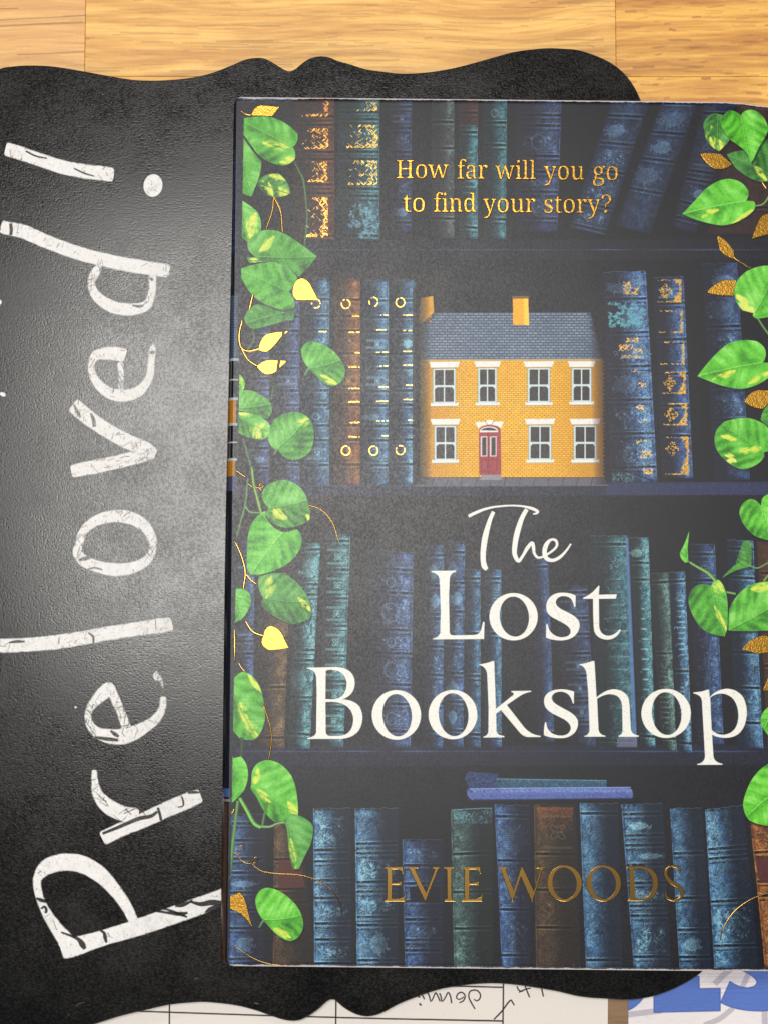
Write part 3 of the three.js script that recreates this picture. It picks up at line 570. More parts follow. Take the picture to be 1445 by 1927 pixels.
// first row
book(bk(556, 184, 629, 184, 629, 452, 552, 450), 'red', 'R', { k: 0.62, orn: 0.15, bands: [0.13, 0.19, 0.38, 0.43, 0.61, 0.67, 0.97] });
goldPatch(568, 190, 618, 219, (u, v) => (u > 0.86 || v > 0.86 ? 1 : 0)); goldPatch(570, 242, 618, 280, corner); goldPatch(574, 304, 616, 342, corner); goldPatch(577, 371, 617, 446, corner);
book(bk(638, 184, 714, 184, 714, 452, 634, 450), 'teal', 'R', { k: 0.62, orn: 0.5, bands: [0.10, 0.15, 0.38, 0.43, 0.64, 0.69, 0.97] });
goldPatch(672, 190, 710, 209, corner); goldPatch(652, 235, 711, 278, corner); goldPatch(656, 302, 710, 348, corner);
for (let i = 0; i < 700; i++) { const a = R() * 6.3, d = Math.sqrt(R()), x = 684 + Math.cos(a) * d * 30, y = 412 + Math.sin(a) * d * 36; if (noiseA(x / 8, y / 8) < 0.46) continue; const c = cc(x, y); g.fillStyle = css([112, 160, 184], 0.5); g.fillRect(c[0], c[1], 2 + R() * 3, 1.5 + R() * 2); }
book(bk(732, 186, 774, 186, 774, 436, 734, 436), 'indigo', 'R', { k: 0.42, orn: 0.7 });
book(bk(812, 188, 854, 188, 854, 448, 812, 446), 'grey', 'R', { k: 0.72, orn: 0, rib: false, bands: [0.16, 0.35, 0.86] });
book(bk(863, 186, 898, 186, 898, 238, 863, 238), 'red', 'R', { k: 0.3, orn: 0, bands: [0.5] });
book(bk(863, 236, 898, 236, 898, 450, 863, 448), 'teal', 'R', { k: 0.75, orn: 0.25, bands: [0.06, 0.9] });
book(bk(908, 186, 953, 186, 951, 450, 910, 448), 'teal', 'R', { k: 0.66, orn: 0.3, bands: [0.17, 0.33, 0.86] });
book(bk(972, 186, 1056, 187, 1048, 436, 970, 434), 'indigo', 'R', { k: 0.6, orn: 0.9, all: true, bands: [0.12, 0.2, 0.43, 0.55, 0.7, 0.9] });
book(bk(1152, 188, 1222, 189, 1137, 444, 1072, 428), 'blue', 'M', { k: 0.55, orn: 1, all: true, kind: 0, bands: [0.12, 0.33, 0.54, 0.8, 0.97] });
book(bk(1246, 189, 1312, 190, 1222, 440, 1158, 424), 'blue', 'M', { k: 0.52, orn: 1, all: true, kind: 1, bands: [0.02, 0.25, 0.46, 0.7] });
book(bk(1326, 189, 1386, 190, 1308, 438, 1264, 426), 'indigo', 'M', { k: 0.4, orn: 0.6, all: true, bands: [0.10, 0.55, 0.62, 0.8, 0.92] });
book(bk(1390, 190, 1480, 192, 1474, 440, 1330, 440), 'red', 'M', { k: 0.36, orn: 0.1, bands: [0.45, 0.8] });
// second row
const rib2 = [0.10, 0.18, 0.25, 0.36, 0.43, 0.54, 0.61, 0.71, 0.78, 0.9];
book(bk(470, 600, 507, 600, 507, 912, 470, 912), 'indigo', 'R', { k: 0.78, orn: 0.2, bands: rib2, rib: false });
book(bk(516, 526, 564, 526, 564, 913, 516, 913), 'indigo', 'R', { k: 0.85, orn: 0.25, bands: rib2, rib: false });
const goldBands = (x0, x1, ys, rings) => { for (const y of ys) for (let x = x0; x < x1; x += 1.3) if (noiseC(x / 4, y) > 0.36) goldDab(x, y + (R() - 0.5) * 1.2, 2, 1.9); for (const y of rings) { const cx = x0 - 6; for (let i = 0; i < 90; i++) { const a = i / 90 * 6.3; if (noiseA(i / 5, y) < 0.3) continue; goldDab(cx + Math.cos(a) * 8, y + Math.sin(a) * 8.5, 2, 2); } } };
book(bk(572, 524, 620, 524, 619, 914, 570, 914), 'sky', 'R', { k: 0.82, orn: 0.3, bands: rib2, rib: false }); goldBands(600, 618, [594, 623], [570]);
book(bk(630, 525, 678, 525, 677, 913, 628, 913), 'orange', 'R', { k: 0.72, orn: 0.35, bands: rib2, rib: false }); goldBands(656, 676, [594, 624, 663, 690, 730, 755, 794, 821], [571, 847]);
book(bk(684, 527, 731, 527, 730, 914, 683, 914), 'sky', 'R', { k: 0.85, orn: 0.35, bands: rib2, rib: false }); goldBands(708, 729, [592, 620, 662, 688, 727, 754, 791, 819], [567, 847]);
book(bk(738, 527, 781, 527, 779, 912, 737, 912), 'sky', 'R', { k: 0.85, orn: 0.3, bands: rib2, rib: false }); goldBands(758, 778, [592, 621, 660, 686, 724, 751, 790, 819], [568, 846]);
book(bk(1134, 512, 1214, 510, 1236, 906, 1148, 908), 'blue', 'R', { k: 1.12, orn: 0.95, all: true, kind: 0, bands: [0.13, 0.29, 0.45, 0.61, 0.77, 0.93] });
for (let i = 0; i < 900; i++) { const u = R(), v = R(), x = lerp(1142 + v * 2, 1212 + v * 4, u), y = lerp(568, 614, v); if (noiseB(x / 6, y / 6) < 0.4) continue; const c = cc(x, y); g.fillStyle = css(mix([112, 190, 190], [70, 140, 160], R()), 0.55); g.fillRect(c[0], c[1], 2 + R() * 3, 2 + R() * 2); }
lineList(g, [[1150, 874], [1180, 888], [1228, 905]], cc, 'rgba(8,10,18,0.9)', 2.4); speckle(1150, 888, 1190, 906, 260, [120, 180, 184], 0.6, 2.2);
for (const [x, y, w, h] of [[1172, 530, 14, 24], [1192, 540, 10, 8], [1184, 548, 14, 6], [1178, 636, 22, 8], [1164, 648, 26, 12], [1190, 655, 18, 10], [1168, 668, 40, 6], [1184, 696, 22, 4], [1200, 720, 14, 10], [1196, 762, 14, 8], [1200, 788, 16, 8], [1196, 828, 20, 6], [1204, 848, 22, 14], [1210, 878, 18, 14]]) goldPatch(x, y, x + w, y + h, () => 0.55, 1.4);
book(bk(1229, 523, 1285, 520, 1303, 900, 1246, 898), 'blue', 'R', { k: 0.92, orn: 0.3, bands: [0.13, 0.31, 0.48, 0.64, 0.79] });
[[526, 569, 0], [584, 626, 1], [643, 686, 1], [700, 741, 0], [759, 800, 0], [822, 893, 0]].forEach(([y0, y1, box], n) => {
  const dx = (y0 - 522) / 378 * 18, xr = 1281 + dx;
  goldPatch(xr - 4, y0, xr, y1, () => 1, 1.6); goldPatch(1236 + dx, y1 - 2, xr, y1, () => 0.9, 1.6); goldPatch(1236 + dx, y0, xr, y0 + 2, () => 0.8, 1.4);
  if (box) return;
  goldPatch(xr - 20, y0, xr - 2, y1, (u, v) => (u + Math.abs(v - 0.42) * 1.6 > 1.05 ? 1 : 0), 1.8);
  const cx = xr - 31, cy = (y0 + Math.min(y1, y0 + 44)) / 2; for (let i = 0; i < 260; i++) { const a = R() * 2 - 1, b = R() * 2 - 1; if (Math.abs(a) + Math.abs(b) > 1) continue; if (noiseC((cx + a * 14) / 2.4, (cy + b * 16) / 2.4) < 0.4) continue; goldDab(cx + a * 14, cy + b * 16, 1.8, 1.6); }
});
book(bk(1320, 497, 1386, 495, 1410, 902, 1344, 905), 'blue', 'R', { k: 0.6, orn: 0.9, all: true, kind: 0, bands: [0.13, 0.29, 0.44, 0.57, 0.72, 0.88] });
// third row
book(bk(444, 1012, 480, 1010, 476, 1402, 440, 1402), 'indigo', 'R', { k: 0.7, orn: 0.1, bands: [0.1, 0.5, 0.56, 0.93] });
book(bk(486, 1080, 545, 1078, 535, 1408, 474, 1408), 'brown', 'R', { k: 0.72, orn: 0.05, rib: false, bands: [0.37, 0.65, 0.94] });
book(bk(560, 1024, 603, 1022, 583, 1409, 543, 1407), 'teal', 'R', { k: 1, orn: 0.7, kind: 0, bands: [0.03, 0.20, 0.25, 0.52, 0.57, 0.75, 0.93] });
book(bk(610, 1006, 660, 1006, 646, 1406, 604, 1406), 'teal', 'R', { k: 0.78, orn: 1, all: true, kind: 3, bands: [0.03, 0.165, 0.30, 0.43, 0.57, 0.69, 0.81, 0.93] });
book(bk(692, 1036, 778, 1040, 772, 1406, 702, 1404), 'indigo', 'R', { k: 0.82, orn: 0.85, kind: 2, bands: [0.09, 0.21, 0.40, 0.52, 0.68, 0.78, 0.92] });
book(bk(800, 1026, 835, 1026, 833, 1408, 798, 1406), 'blue', 'R', { k: 0.66, orn: 0.8, kind: 0, bands: [0.05, 0.2, 0.34, 0.5, 0.64, 0.78, 0.92] });
book(bk(842, 1020, 874, 1020, 871, 1406, 836, 1404), 'blue', 'R', { k: 0.66, orn: 0.85, kind: 0, bands: [0.05, 0.2, 0.34, 0.5, 0.64, 0.78, 0.92] });
book(bk(874, 1072, 903, 1072, 903, 1406, 874, 1404), 'sky', 'R', { k: 0.66, orn: 0.2, bands: [0.05, 0.36, 0.6, 0.93] });
book(bk(910, 1072, 942, 1072, 943, 1406, 912, 1404), 'sky', 'R', { k: 0.7, orn: 0.1, bands: [0.05, 0.36, 0.93] });
book(bk(998, 1054, 1030, 1052, 1042, 1396, 1012, 1396), 'blue', 'R', { k: 0.55, orn: 0.3, rib: false, bands: [0.04, 0.95] });
book(bk(1040, 1104, 1104, 1102, 1120, 1404, 1072, 1404), 'indigo', 'R', { k: 0.5, orn: 0.9, all: true, kind: 3, bands: [0.04, 0.2, 0.3, 0.42, 0.56, 0.7, 0.85] });
book(bk(1110, 1008, 1179, 1008, 1197, 1406, 1122, 1404), 'teal', 'R', { k: 0.62, orn: 0.8, all: true, kind: 1, rib: false, bands: [0.04, 0.97] });
fill('M 1176 1012 L 1182 1012 L 1198 1400 L 1190 1404 Z', PX, 'rgba(82,116,170,0.75)'); fill('M 1160 1390 L 1198 1386 L 1198 1406 L 1160 1406 Z', PX, 'rgba(92,92,118,0.85)');
book(bk(1184, 1012, 1219, 1012, 1232, 1406, 1203, 1404), 'teal', 'R', { k: 0.98, orn: 0.6, kind: 1, rib: false, bands: [0.12, 0.2, 0.95] });
book(bk(1221, 1080, 1257, 1078, 1272, 1414, 1246, 1412), 'green', 'R', { k: 0.95, orn: 0.55, kind: 1, rib: false, bands: [0.05, 0.45, 0.93] });
book(bk(1258, 1078, 1288, 1076, 1301, 1416, 1277, 1414), 'sky', 'R', { k: 0.95, orn: 0.6, kind: 1, rib: false, bands: [0.05, 0.55, 0.95] });
book(bk(1296, 1024, 1344, 1024, 1361, 1400, 1312, 1400), 'blue', 'R', { k: 0.62, orn: 0.7, all: true, kind: 1, rib: false, bands: [0.05, 0.18, 0.95] });
book(bk(1366, 1016, 1416, 1018, 1435, 1408, 1386, 1406), 'sky', 'R', { k: 0.8, orn: 0.3, rib: false, bands: [0.04, 0.18, 0.54, 0.71, 0.88] });
book(bk(1424, 1020, 1490, 1020, 1500, 1408, 1444, 1408), 'orange', 'M', { k: 0.5, orn: 0.1, bands: [0.15, 0.6] });
// fourth row
book(bk(436, 1532, 502, 1532, 496, 1822, 430, 1822), 'blue', 'L', { k: 0.62, orn: 0.8, kind: 0, bands: [0.06, 0.17, 0.29, 0.38, 0.51, 0.62, 0.74, 0.94] });
book(bk(517, 1545, 566, 1545, 594, 1822, 514, 1822), 'brown', 'L', { k: 0.5, orn: 0.2, bands: [0.26, 0.46, 0.55] });
fill('M 524 1618 L 566 1618 L 574 1670 L 524 1672 Z', PX, 'rgba(78,38,34,0.9)');
book(bk(590, 1522, 660, 1520, 662, 1822, 592, 1822), 'sky', 'L', { k: 0.82, orn: 0.9, all: true, kind: 1, bands: [0.26, 0.33, 0.45, 0.56, 0.72, 0.82, 0.97] });
book(bk(668, 1522, 750, 1520, 748, 1822, 672, 1822), 'sky', 'L', { k: 0.86, orn: 0.8, kind: 0, bands: [0.22, 0.28, 0.46, 0.52, 0.68, 0.73, 0.95] });
book(bk(757, 1580, 834, 1580, 832, 1822, 762, 1822), 'blue', 'L', { k: 0.62, orn: 0.8, all: true, kind: 0, bands: [0.2, 0.34, 0.48, 0.62, 0.78, 0.86] });
fill('M 770 1669 L 826 1669 L 828 1696 L 772 1698 Z', PX, 'rgba(14,16,26,0.92)');
book(bk(848, 1524, 926, 1520, 926, 1822, 854, 1822), 'green', 'L', { k: 0.72, orn: 0.15, rib: false, bands: [0.28, 0.52, 0.75] });
speckle(852, 1522, 924, 1548, 420, [104, 166, 184], 0.5, 3); lineList(g, [[850, 1525], [880, 1522], [924, 1521]], cc, 'rgba(120,180,196,0.6)', 2);
book(bk(930, 1514, 996, 1516, 996, 1822, 944, 1822), 'blue', 'L', { k: 0.68, orn: 0.4, kind: 1, rib: false, bands: [0.07, 0.34, 0.64, 0.92] });
book(bk(1004, 1514, 1082, 1516, 1092, 1822, 1008, 1822), 'brown', 'L', { k: 0.44, orn: 0.1, rib: false, bands: [0.3, 0.52, 0.75] });
for (let i = 0; i < 900; i++) { const x = 1008 + R() * 68, y = 1518 + R() * R() * 60, c = cc(x, y); g.fillStyle = css([150, 78, 40], 0.3 * R()); g.fillRect(c[0], c[1], 2 + R() * 3, 2 + R() * 2); }
book(bk(1090, 1512, 1162, 1512, 1170, 1822, 1102, 1822), 'sky', 'L', { k: 0.7, orn: 0.25, kind: 1, rib: false, bands: [0.06, 0.95] });
book(bk(1168, 1514, 1246, 1512, 1262, 1822, 1192, 1822), 'sky', 'L', { k: 0.66, orn: 1, all: true, kind: 0, bands: [0.06, 0.19, 0.25, 0.37, 0.48, 0.62, 0.68, 0.93] });
book(bk(1260, 1522, 1320, 1520, 1338, 1822, 1278, 1822), 'sky', 'L', { k: 0.66, orn: 0.5, kind: 1, bands: [0.28, 0.56, 0.76, 0.93] });
book(bk(1326, 1524, 1397, 1516, 1428, 1822, 1344, 1822), 'sky', 'L', { k: 0.82, orn: 0.6, kind: 1, bands: [0.25, 0.31, 0.58, 0.86] });
book(bk(1411, 1550, 1490, 1545, 1520, 1822, 1440, 1822), 'orange', 'L', { k: 0.78, orn: 0.4, bands: [0.2, 0.4, 0.5] });
fill('M 1420 1613 L 1500 1612 L 1500 1660 L 1428 1662 Z', PX, 'rgba(74,34,40,0.92)');
// books lying flat on the fourth row
fill('M 873 1464 L 882 1452 L 934 1456 L 940 1492 L 888 1492 Z', PX, 'rgba(40,58,100,0.95)'); fill('M 934 1464 L 1140 1468 L 1140 1484 L 930 1484 Z', PX, 'rgba(46,82,110,0.8)');
fill('M 878 1484 L 1180 1481 Q 1192 1484 1190 1500 L 1186 1503 L 888 1506 Q 876 1500 878 1484 Z', PX, 'rgba(86,104,170,0.95)');
speckle(884, 1484, 1188, 1490, 900, [150, 170, 226], 0.5, 2); speckle(884, 1494, 1188, 1504, 700, [30, 40, 84], 0.5, 2.2); speckle(936, 1466, 1140, 1483, 700, [110, 170, 190], 0.4, 2);
speckle(876, 1455, 940, 1490, 700, [70, 100, 160], 0.4, 2.4); speckle(876, 1455, 940, 1490, 500, [8, 12, 26], 0.6, 2.6); lineList(g, [[884, 1484.5], [1000, 1483], [1186, 1481.5]], cc, 'rgba(150,172,226,0.7)', 2); lineList(g, [[890, 1505], [1000, 1504.5], [1184, 1502.5]], cc, 'rgba(24,32,70,0.8)', 2.5); lineList(g, [[934, 1466], [1040, 1467.5], [1140, 1469]], cc, 'rgba(110,176,190,0.6)', 1.6);
for (const [a, b] of [[1105, 1492], [1112, 1495], [1119, 1491], [1126, 1494], [1158, 1491], [1164, 1493], [1171, 1490]]) lineList(g, [[a, b], [a + 3, b + 3], [a + 5, b - 1]], cc, 'rgba(30,40,90,0.7)', 1.2);
// a little brick house between the books
{
  const kh = K(780, 530, 3.905), P = (t, s) => fill(t, kh, s);
  P('M 40 120 L 135 105 L 142 230 L 122 305 L 30 305 Z', 'rgb(200,146,34)');
  P('M 60 300 L 140 228 L 1290 224 L 1372 574 L 40 574 L 30 340 Z', 'rgb(56,66,84)');
  for (let y = 232; y < 570; y += 20) for (let x = 20 + ((y / 20) % 2) * 20; x < 1380; x += 38) {
    const lx = lerp(140, 36, clamp((y - 228) / 110)), rx = lerp(1290, 1372, (y - 225) / 345); if (x < lx || x + 32 > rx) continue;
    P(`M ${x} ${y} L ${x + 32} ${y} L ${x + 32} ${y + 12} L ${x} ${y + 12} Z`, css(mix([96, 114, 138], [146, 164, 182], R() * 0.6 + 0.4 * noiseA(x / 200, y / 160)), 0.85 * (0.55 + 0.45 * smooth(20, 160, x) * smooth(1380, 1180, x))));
  }
  P('M 718 120 L 832 116 L 838 318 L 722 318 Z', 'rgb(244,172,24)'); P('M 800 116 L 832 116 L 838 318 L 806 318 Z', 'rgb(252,196,62)'); P('M 714 106 L 836 104 L 836 124 L 714 126 Z', 'rgb(112,84,50)');
  P('M 40 574 L 1376 574 L 1384 1440 L 92 1440 L 40 1440 Z', 'rgb(176,120,14)');
  for (let y = 584; y < 1436; y += 15) for (let x = 40 + (Math.round(y / 15) % 2) * 16; x < 1376; x += 32) {
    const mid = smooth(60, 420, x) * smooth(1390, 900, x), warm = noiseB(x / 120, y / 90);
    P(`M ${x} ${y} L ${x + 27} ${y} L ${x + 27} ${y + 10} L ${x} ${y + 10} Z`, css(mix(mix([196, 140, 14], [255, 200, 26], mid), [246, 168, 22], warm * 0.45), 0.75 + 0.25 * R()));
  }
  for (const [x, y, w, h] of [[60, 120, 70, 178], [720, 126, 80, 186]]) for (let yy = y; yy < y + h; yy += 15) for (let xx = x + (Math.round(yy / 15) % 2) * 14; xx < x + w - 20; xx += 28) P(`M ${xx} ${yy} L ${xx + 22} ${yy} L ${xx + 22} ${yy + 9} L ${xx} ${yy + 9} Z`, css([206 + R() * 40, 132 + R() * 30, 20], 0.7));
  P('M 40 572 L 1376 566 L 1376 580 L 40 582 Z', 'rgba(196,180,140,0.75)'); P('M 50 1438 L 1390 1438 L 1420 1500 L 0 1506 Z', 'rgb(92,90,100)');
  for (let i = 0; i < 13; i++) { const x = 20 + i * 106; lineList(g, poly(`M ${x + 14} 1440 L ${x} 1500`, kh)[0], cc, 'rgba(34,32,40,0.8)', 1.6); }
  lineList(g, poly('M 50 1440 L 1390 1440', kh)[0], cc, 'rgba(70,50,30,0.9)', 1.5);
  const win = (x0, y0, x1, y1) => {
    const w = x1 - x0, frame = 'rgb(196,210,212)', stone = 'rgb(226,222,216)';
    P(`M ${x0 - 30} ${y0 - 50} L ${x1 + 30} ${y0 - 52} L ${x1 + 16} ${y0 - 8} L ${x0 - 14} ${y0 - 6} Z`, stone); P(`M ${x0 - 18} ${y1 - 4} L ${x1 + 20} ${y1 - 6} L ${x1 + 20} ${y1 + 20} L ${x0 - 18} ${y1 + 22} Z`, stone);
    P(`M ${x0 - 18} ${y1 + 18} L ${x1 + 20} ${y1 + 16} L ${x1 + 20} ${y1 + 22} L ${x0 - 18} ${y1 + 24} Z`, 'rgb(150,140,120)'); P(`M ${x0 - 14} ${y0 - 8} L ${x1 + 14} ${y0 - 10} L ${x1 + 14} ${y0 - 4} L ${x0 - 14} ${y0 - 2} Z`, 'rgba(120,110,100,0.8)');
    P(`M ${x0} ${y0} L ${x1} ${y0} L ${x1} ${y1} L ${x0} ${y1} Z`, frame);
    const xm = (x0 + x1) / 2, ym = (y0 + y1) / 2, b = 14;
    for (const [a, c, d, e] of [[x0 + b, y0 + b - 4, xm - 5, ym - 8], [xm + 5, y0 + b - 4, x1 - b, ym - 8]]) P(`M ${a} ${c} L ${d} ${c} L ${d} ${e} L ${a} ${e} Z`, 'rgb(46,42,42)');
    P(`M ${x0 + b} ${ym + 24} L ${x0 + b + 16} ${ym + 8} L ${xm - 5} ${ym + 8} L ${xm - 5} ${y1 - b} L ${x0 + b} ${y1 - b} Z`, 'rgb(46,42,42)'); P(`M ${xm + 5} ${ym + 8} L ${x1 - b - 14} ${ym + 8} L ${x1 - b} ${ym + 24} L ${x1 - b} ${y1 - b} L ${xm + 5} ${y1 - b} Z`, 'rgb(46,42,42)');
    lineList(g, poly(`M ${x0} ${y0} L ${x0} ${y1}`, kh)[0], cc, 'rgba(110,150,160,0.9)', 1.4); lineList(g, poly(`M ${x1} ${y0} L ${x1} ${y1}`, kh)[0], cc, 'rgba(110,150,160,0.9)', 1.4);
  };
  for (const [x0, y0, x1, y1] of [[134, 640, 300, 896], [464, 636, 602, 892], [828, 636, 992, 890], [1152, 636, 1296, 886], [144, 1060, 304, 1314], [836, 1058, 1002, 1312], [1166, 1058, 1334, 1312]]) win(x0, y0, x1, y1);
  P('M 442 1032 L 655 1028 L 632 1078 L 610 1062 Q 540 1040 480 1066 L 466 1080 Z', 'rgb(228,224,216)'); P('M 518 1018 L 578 1016 L 566 1052 L 530 1052 Z', 'rgb(236,232,224)'); lineList(g, poly('M 518 1018 L 530 1052 L 566 1052 L 578 1016', kh)[0], cc, 'rgba(90,80,70,0.8)', 1.2);
  P('M 472 1420 L 470 1092 Q 480 1056 548 1052 Q 622 1056 630 1090 L 634 1418 Z', 'rgb(150,52,58)');
  P('M 474 1098 Q 486 1066 546 1064 Q 604 1068 610 1094 L 610 1106 L 476 1108 Z', 'rgb(220,216,212)'); P('M 486 1092 Q 500 1074 546 1072 Q 590 1076 602 1094 Z', 'rgb(44,40,40)');
  for (const x of [482, 550]) { P(`M ${x} 1138 L ${x + 50} 1136 L ${x + 50} 1284 L ${x} 1286 Z`, 'rgb(206,192,192)'); P(`M ${x + 12} 1146 L ${x + 42} 1144 L ${x + 42} 1276 L ${x + 12} 1278 Z`, 'rgb(44,44,42)'); P(`M ${x + 4} 1304 L ${x + 52} 1302 L ${x + 52} 1400 L ${x + 4} 1402 Z`, 'rgb(124,40,46)'); P(`M ${x + 10} 1312 L ${x + 46} 1310 L ${x + 46} 1394 L ${x + 10} 1396 Z`, 'rgb(150,56,60)'); }
  lineList(g, poly('M 540 1110 L 542 1416', kh)[0], cc, 'rgba(90,26,32,0.9)', 1.4);
  P('M 488 1420 L 630 1418 L 640 1456 L 476 1458 Z', 'rgb(132,130,136)');
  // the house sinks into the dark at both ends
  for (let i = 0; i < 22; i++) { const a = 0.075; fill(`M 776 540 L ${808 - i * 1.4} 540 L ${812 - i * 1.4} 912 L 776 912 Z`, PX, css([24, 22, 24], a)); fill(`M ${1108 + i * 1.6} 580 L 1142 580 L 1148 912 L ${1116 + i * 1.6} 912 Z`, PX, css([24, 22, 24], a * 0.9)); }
}
// leaves
const kLA = K(425, 175, 4.817), kLB = K(425, 560, 4.817), kLC = K(415, 890, 5.768), kLD = K(405, 1200, 5.768), kLE = K(405, 1500, 5.768), kRF = K(1245, 180, 7.215), kRG = K(1245, 430, 7.215), kRH = K(1245, 690, 7.215), kRI = K(1245, 920, 7.215), kRJ = K(1245, 1180, 7.215), kRK = K(1245, 1430, 7.215);
// leaf: outline, shade 0 (dark) .. 1 (bright), midrib from stalk end to tip, streaks of yellow [x0 y0 x1 y1 width]
function leaf(text, k, shade, rib, streaks = [], mottle = 0) {
  const pts = poly(text, k), out = pts[0], box = [1e9, 1e9, -1e9, -1e9];
  for (const p of out) { box[0] = Math.min(box[0], p[0]); box[1] = Math.min(box[1], p[1]); box[2] = Math.max(box[2], p[0]); box[3] = Math.max(box[3], p[1]); }
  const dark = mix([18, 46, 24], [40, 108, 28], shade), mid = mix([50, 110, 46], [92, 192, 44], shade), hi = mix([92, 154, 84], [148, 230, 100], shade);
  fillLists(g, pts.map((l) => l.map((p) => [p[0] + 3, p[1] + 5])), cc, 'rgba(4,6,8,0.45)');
  g.save();
  g.beginPath(); out.forEach((p, i) => { const c = cc(p[0], p[1]); i ? g.lineTo(c[0], c[1]) : g.moveTo(c[0], c[1]); }); g.closePath(); g.clip();
  const a = [k.ox + rib[0] / k.s, k.oy + rib[1] / k.s], b = [k.ox + rib[2] / k.s, k.oy + rib[3] / k.s], dl = Math.hypot(b[0] - a[0], b[1] - a[1]), ax = [(b[0] - a[0]) / dl, (b[1] - a[1]) / dl];
  const seed = a[0] * 0.7 + a[1] * 0.3, wide = Math.max(box[2] - box[0], box[3] - box[1]);
  const rgb = [dark, mid, hi], step = 2.2;
  for (let y = box[1] - 2; y < box[3] + 2; y += step) for (let x = box[0] - 2; x < box[2] + 2; x += step) {
    const dx = x - a[0], dy = y - a[1], t = (dx * ax[0] + dy * ax[1]) / dl, s = (-dx * ax[1] + dy * ax[0]), veins = Math.sin((t * dl * 0.9 - Math.abs(s) * 0.75) / wide * 34 + noiseA(x / 14, y / 14 + seed) * 2.2);
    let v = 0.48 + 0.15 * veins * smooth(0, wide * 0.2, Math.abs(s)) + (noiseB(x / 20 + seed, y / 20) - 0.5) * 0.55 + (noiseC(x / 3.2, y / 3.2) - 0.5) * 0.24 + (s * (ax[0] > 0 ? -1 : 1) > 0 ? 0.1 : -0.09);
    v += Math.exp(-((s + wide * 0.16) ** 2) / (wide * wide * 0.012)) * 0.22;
    let col = v < 0.5 ? mix(dark, mid, clamp(v * 2)) : mix(mid, hi, clamp(v * 2 - 1));
    if (mottle) { const m = noiseA((dx * ax[0] + dy * ax[1]) / 11 + seed, s / 4 + seed * 2); if (m > 1 - mottle * 0.42) col = mix(col, [196, 214, 72], smooth(1 - mottle * 0.42, 1 - mottle * 0.42 + 0.14, m) * 0.85); }
    const c = cc(x, y); g.fillStyle = css(col); g.fillRect(c[0] - 0.3, c[1] - 0.3, step * 1.22 + 0.9, step * 1.22 + 0.9);
  }
  for (const st of streaks) {
    const p0 = [k.ox + st[0] / k.s, k.oy + st[1] / k.s], p1 = [k.ox + st[2] / k.s, k.oy + st[3] / k.s], w = st[4] / k.s;
    for (let i = 0; i < 420; i++) { const t = R(), q = (R() + R() + R() - 1.5) * 0.9 * w * Math.sin(Math.PI * clamp(t * 0.9 + 0.05)), nx = p1[1] - p0[1], ny = p0[0] - p1[0], l = Math.hypot(nx, ny) || 1, x = lerp(p0[0], p1[0], t) + nx / l * q, y = lerp(p0[1], p1[1], t) + ny / l * q; if (noiseB(x / 7, y / 3.5) < 0.42) continue; const c = cc(x, y), dd = cc(x + (p1[0] - p0[0]) / l * 7, y + (p1[1] - p0[1]) / l * 7); g.strokeStyle = css(mix([206, 220, 70], [232, 226, 140], R() * (st[5] ?? 0.3)), 0.2 + 0.16 * (st[5] ?? 0)); g.lineWidth = 1 + R() * 1.8; g.beginPath(); g.moveTo(c[0], c[1]); g.lineTo(dd[0], dd[1]); g.stroke(); }
  }
  const ca = cc(a[0], a[1]), cb = cc(b[0], b[1]), bend = [(ca[0] + cb[0]) / 2 - ax[1] * 5, (ca[1] + cb[1]) / 2 + ax[0] * 5];
  g.strokeStyle = css(hi, 0.75); g.lineWidth = 1.8; g.beginPath(); g.moveTo(ca[0], ca[1]); g.quadraticCurveTo(bend[0], bend[1], cb[0], cb[1]); g.stroke();
  g.strokeStyle = css(dark, 0.5); g.lineWidth = 1.2; g.beginPath(); g.moveTo(ca[0] + 2, ca[1] + 2); g.quadraticCurveTo(bend[0] + 2, bend[1] + 2, cb[0] + 2, cb[1] + 2); g.stroke();
  for (let i = 1; i < 6; i++) for (const d of [-1, 1]) { const t = i / 6.5, p = [lerp(a[0], b[0], t), lerp(a[1], b[1], t)], e = [p[0] + ax[0] * wide * 0.2 - d * ax[1] * wide * 0.36, p[1] + ax[1] * wide * 0.2 + d * ax[0] * wide * 0.36]; lineList(g, [p, [(p[0] + e[0]) / 2 + d * ax[1] * 2, (p[1] + e[1]) / 2], e], cc, css(dark, 0.22), 1.5); }
  g.restore();
  lineList(g, [...out, out[0]], cc, css(hi, 0.38), 1.2);
}
const stem = (text, k, col = [104, 158, 72]) => { const l = stroke(text, k); fillStroke(g, l, cc, css(mix(col, [30, 50, 26], 0.5)), 0.5); fillStroke(g, l.map((p) => [p[0] - p[2] * 0.12, p[1], p[2] * 0.62]), cc, css(col)); };
stem('620 610 9 662 700 12 700 775 16 730 1000 12 738 1150 12 712 1400 10', kLA, [72, 120, 68]); stem('250 270 8 256 380 10 200 470 10 80 540 10', kLB, [96, 116, 60]); stem('160 1280 12 200 1420 18 240 1560 18', kLB, [74, 108, 60]); stem('410 920 10 440 790 12', kLB, [70, 96, 66]);
stem('345 -60 20 365 120 24 410 300 26 446 440 24', kLC, [136, 178, 66]); stem('300 60 14 275 330 18 220 540 18 165 740 16', kLC, [92, 136, 66]); stem('262 345 16 320 420 18 430 434 12', kLC, [110, 158, 92]);
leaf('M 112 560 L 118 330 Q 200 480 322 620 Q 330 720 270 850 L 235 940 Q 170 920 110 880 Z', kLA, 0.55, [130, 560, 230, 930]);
leaf('M 118 240 Q 250 205 400 215 Q 560 260 650 370 Q 665 450 605 490 Q 640 530 630 590 Q 600 650 510 655 Q 380 640 280 540 Q 200 430 120 310 Z', kLA, 0.6, [590, 490, 122, 246], [[330, 450, 560, 500, 60], [490, 630, 600, 600, 40]]);
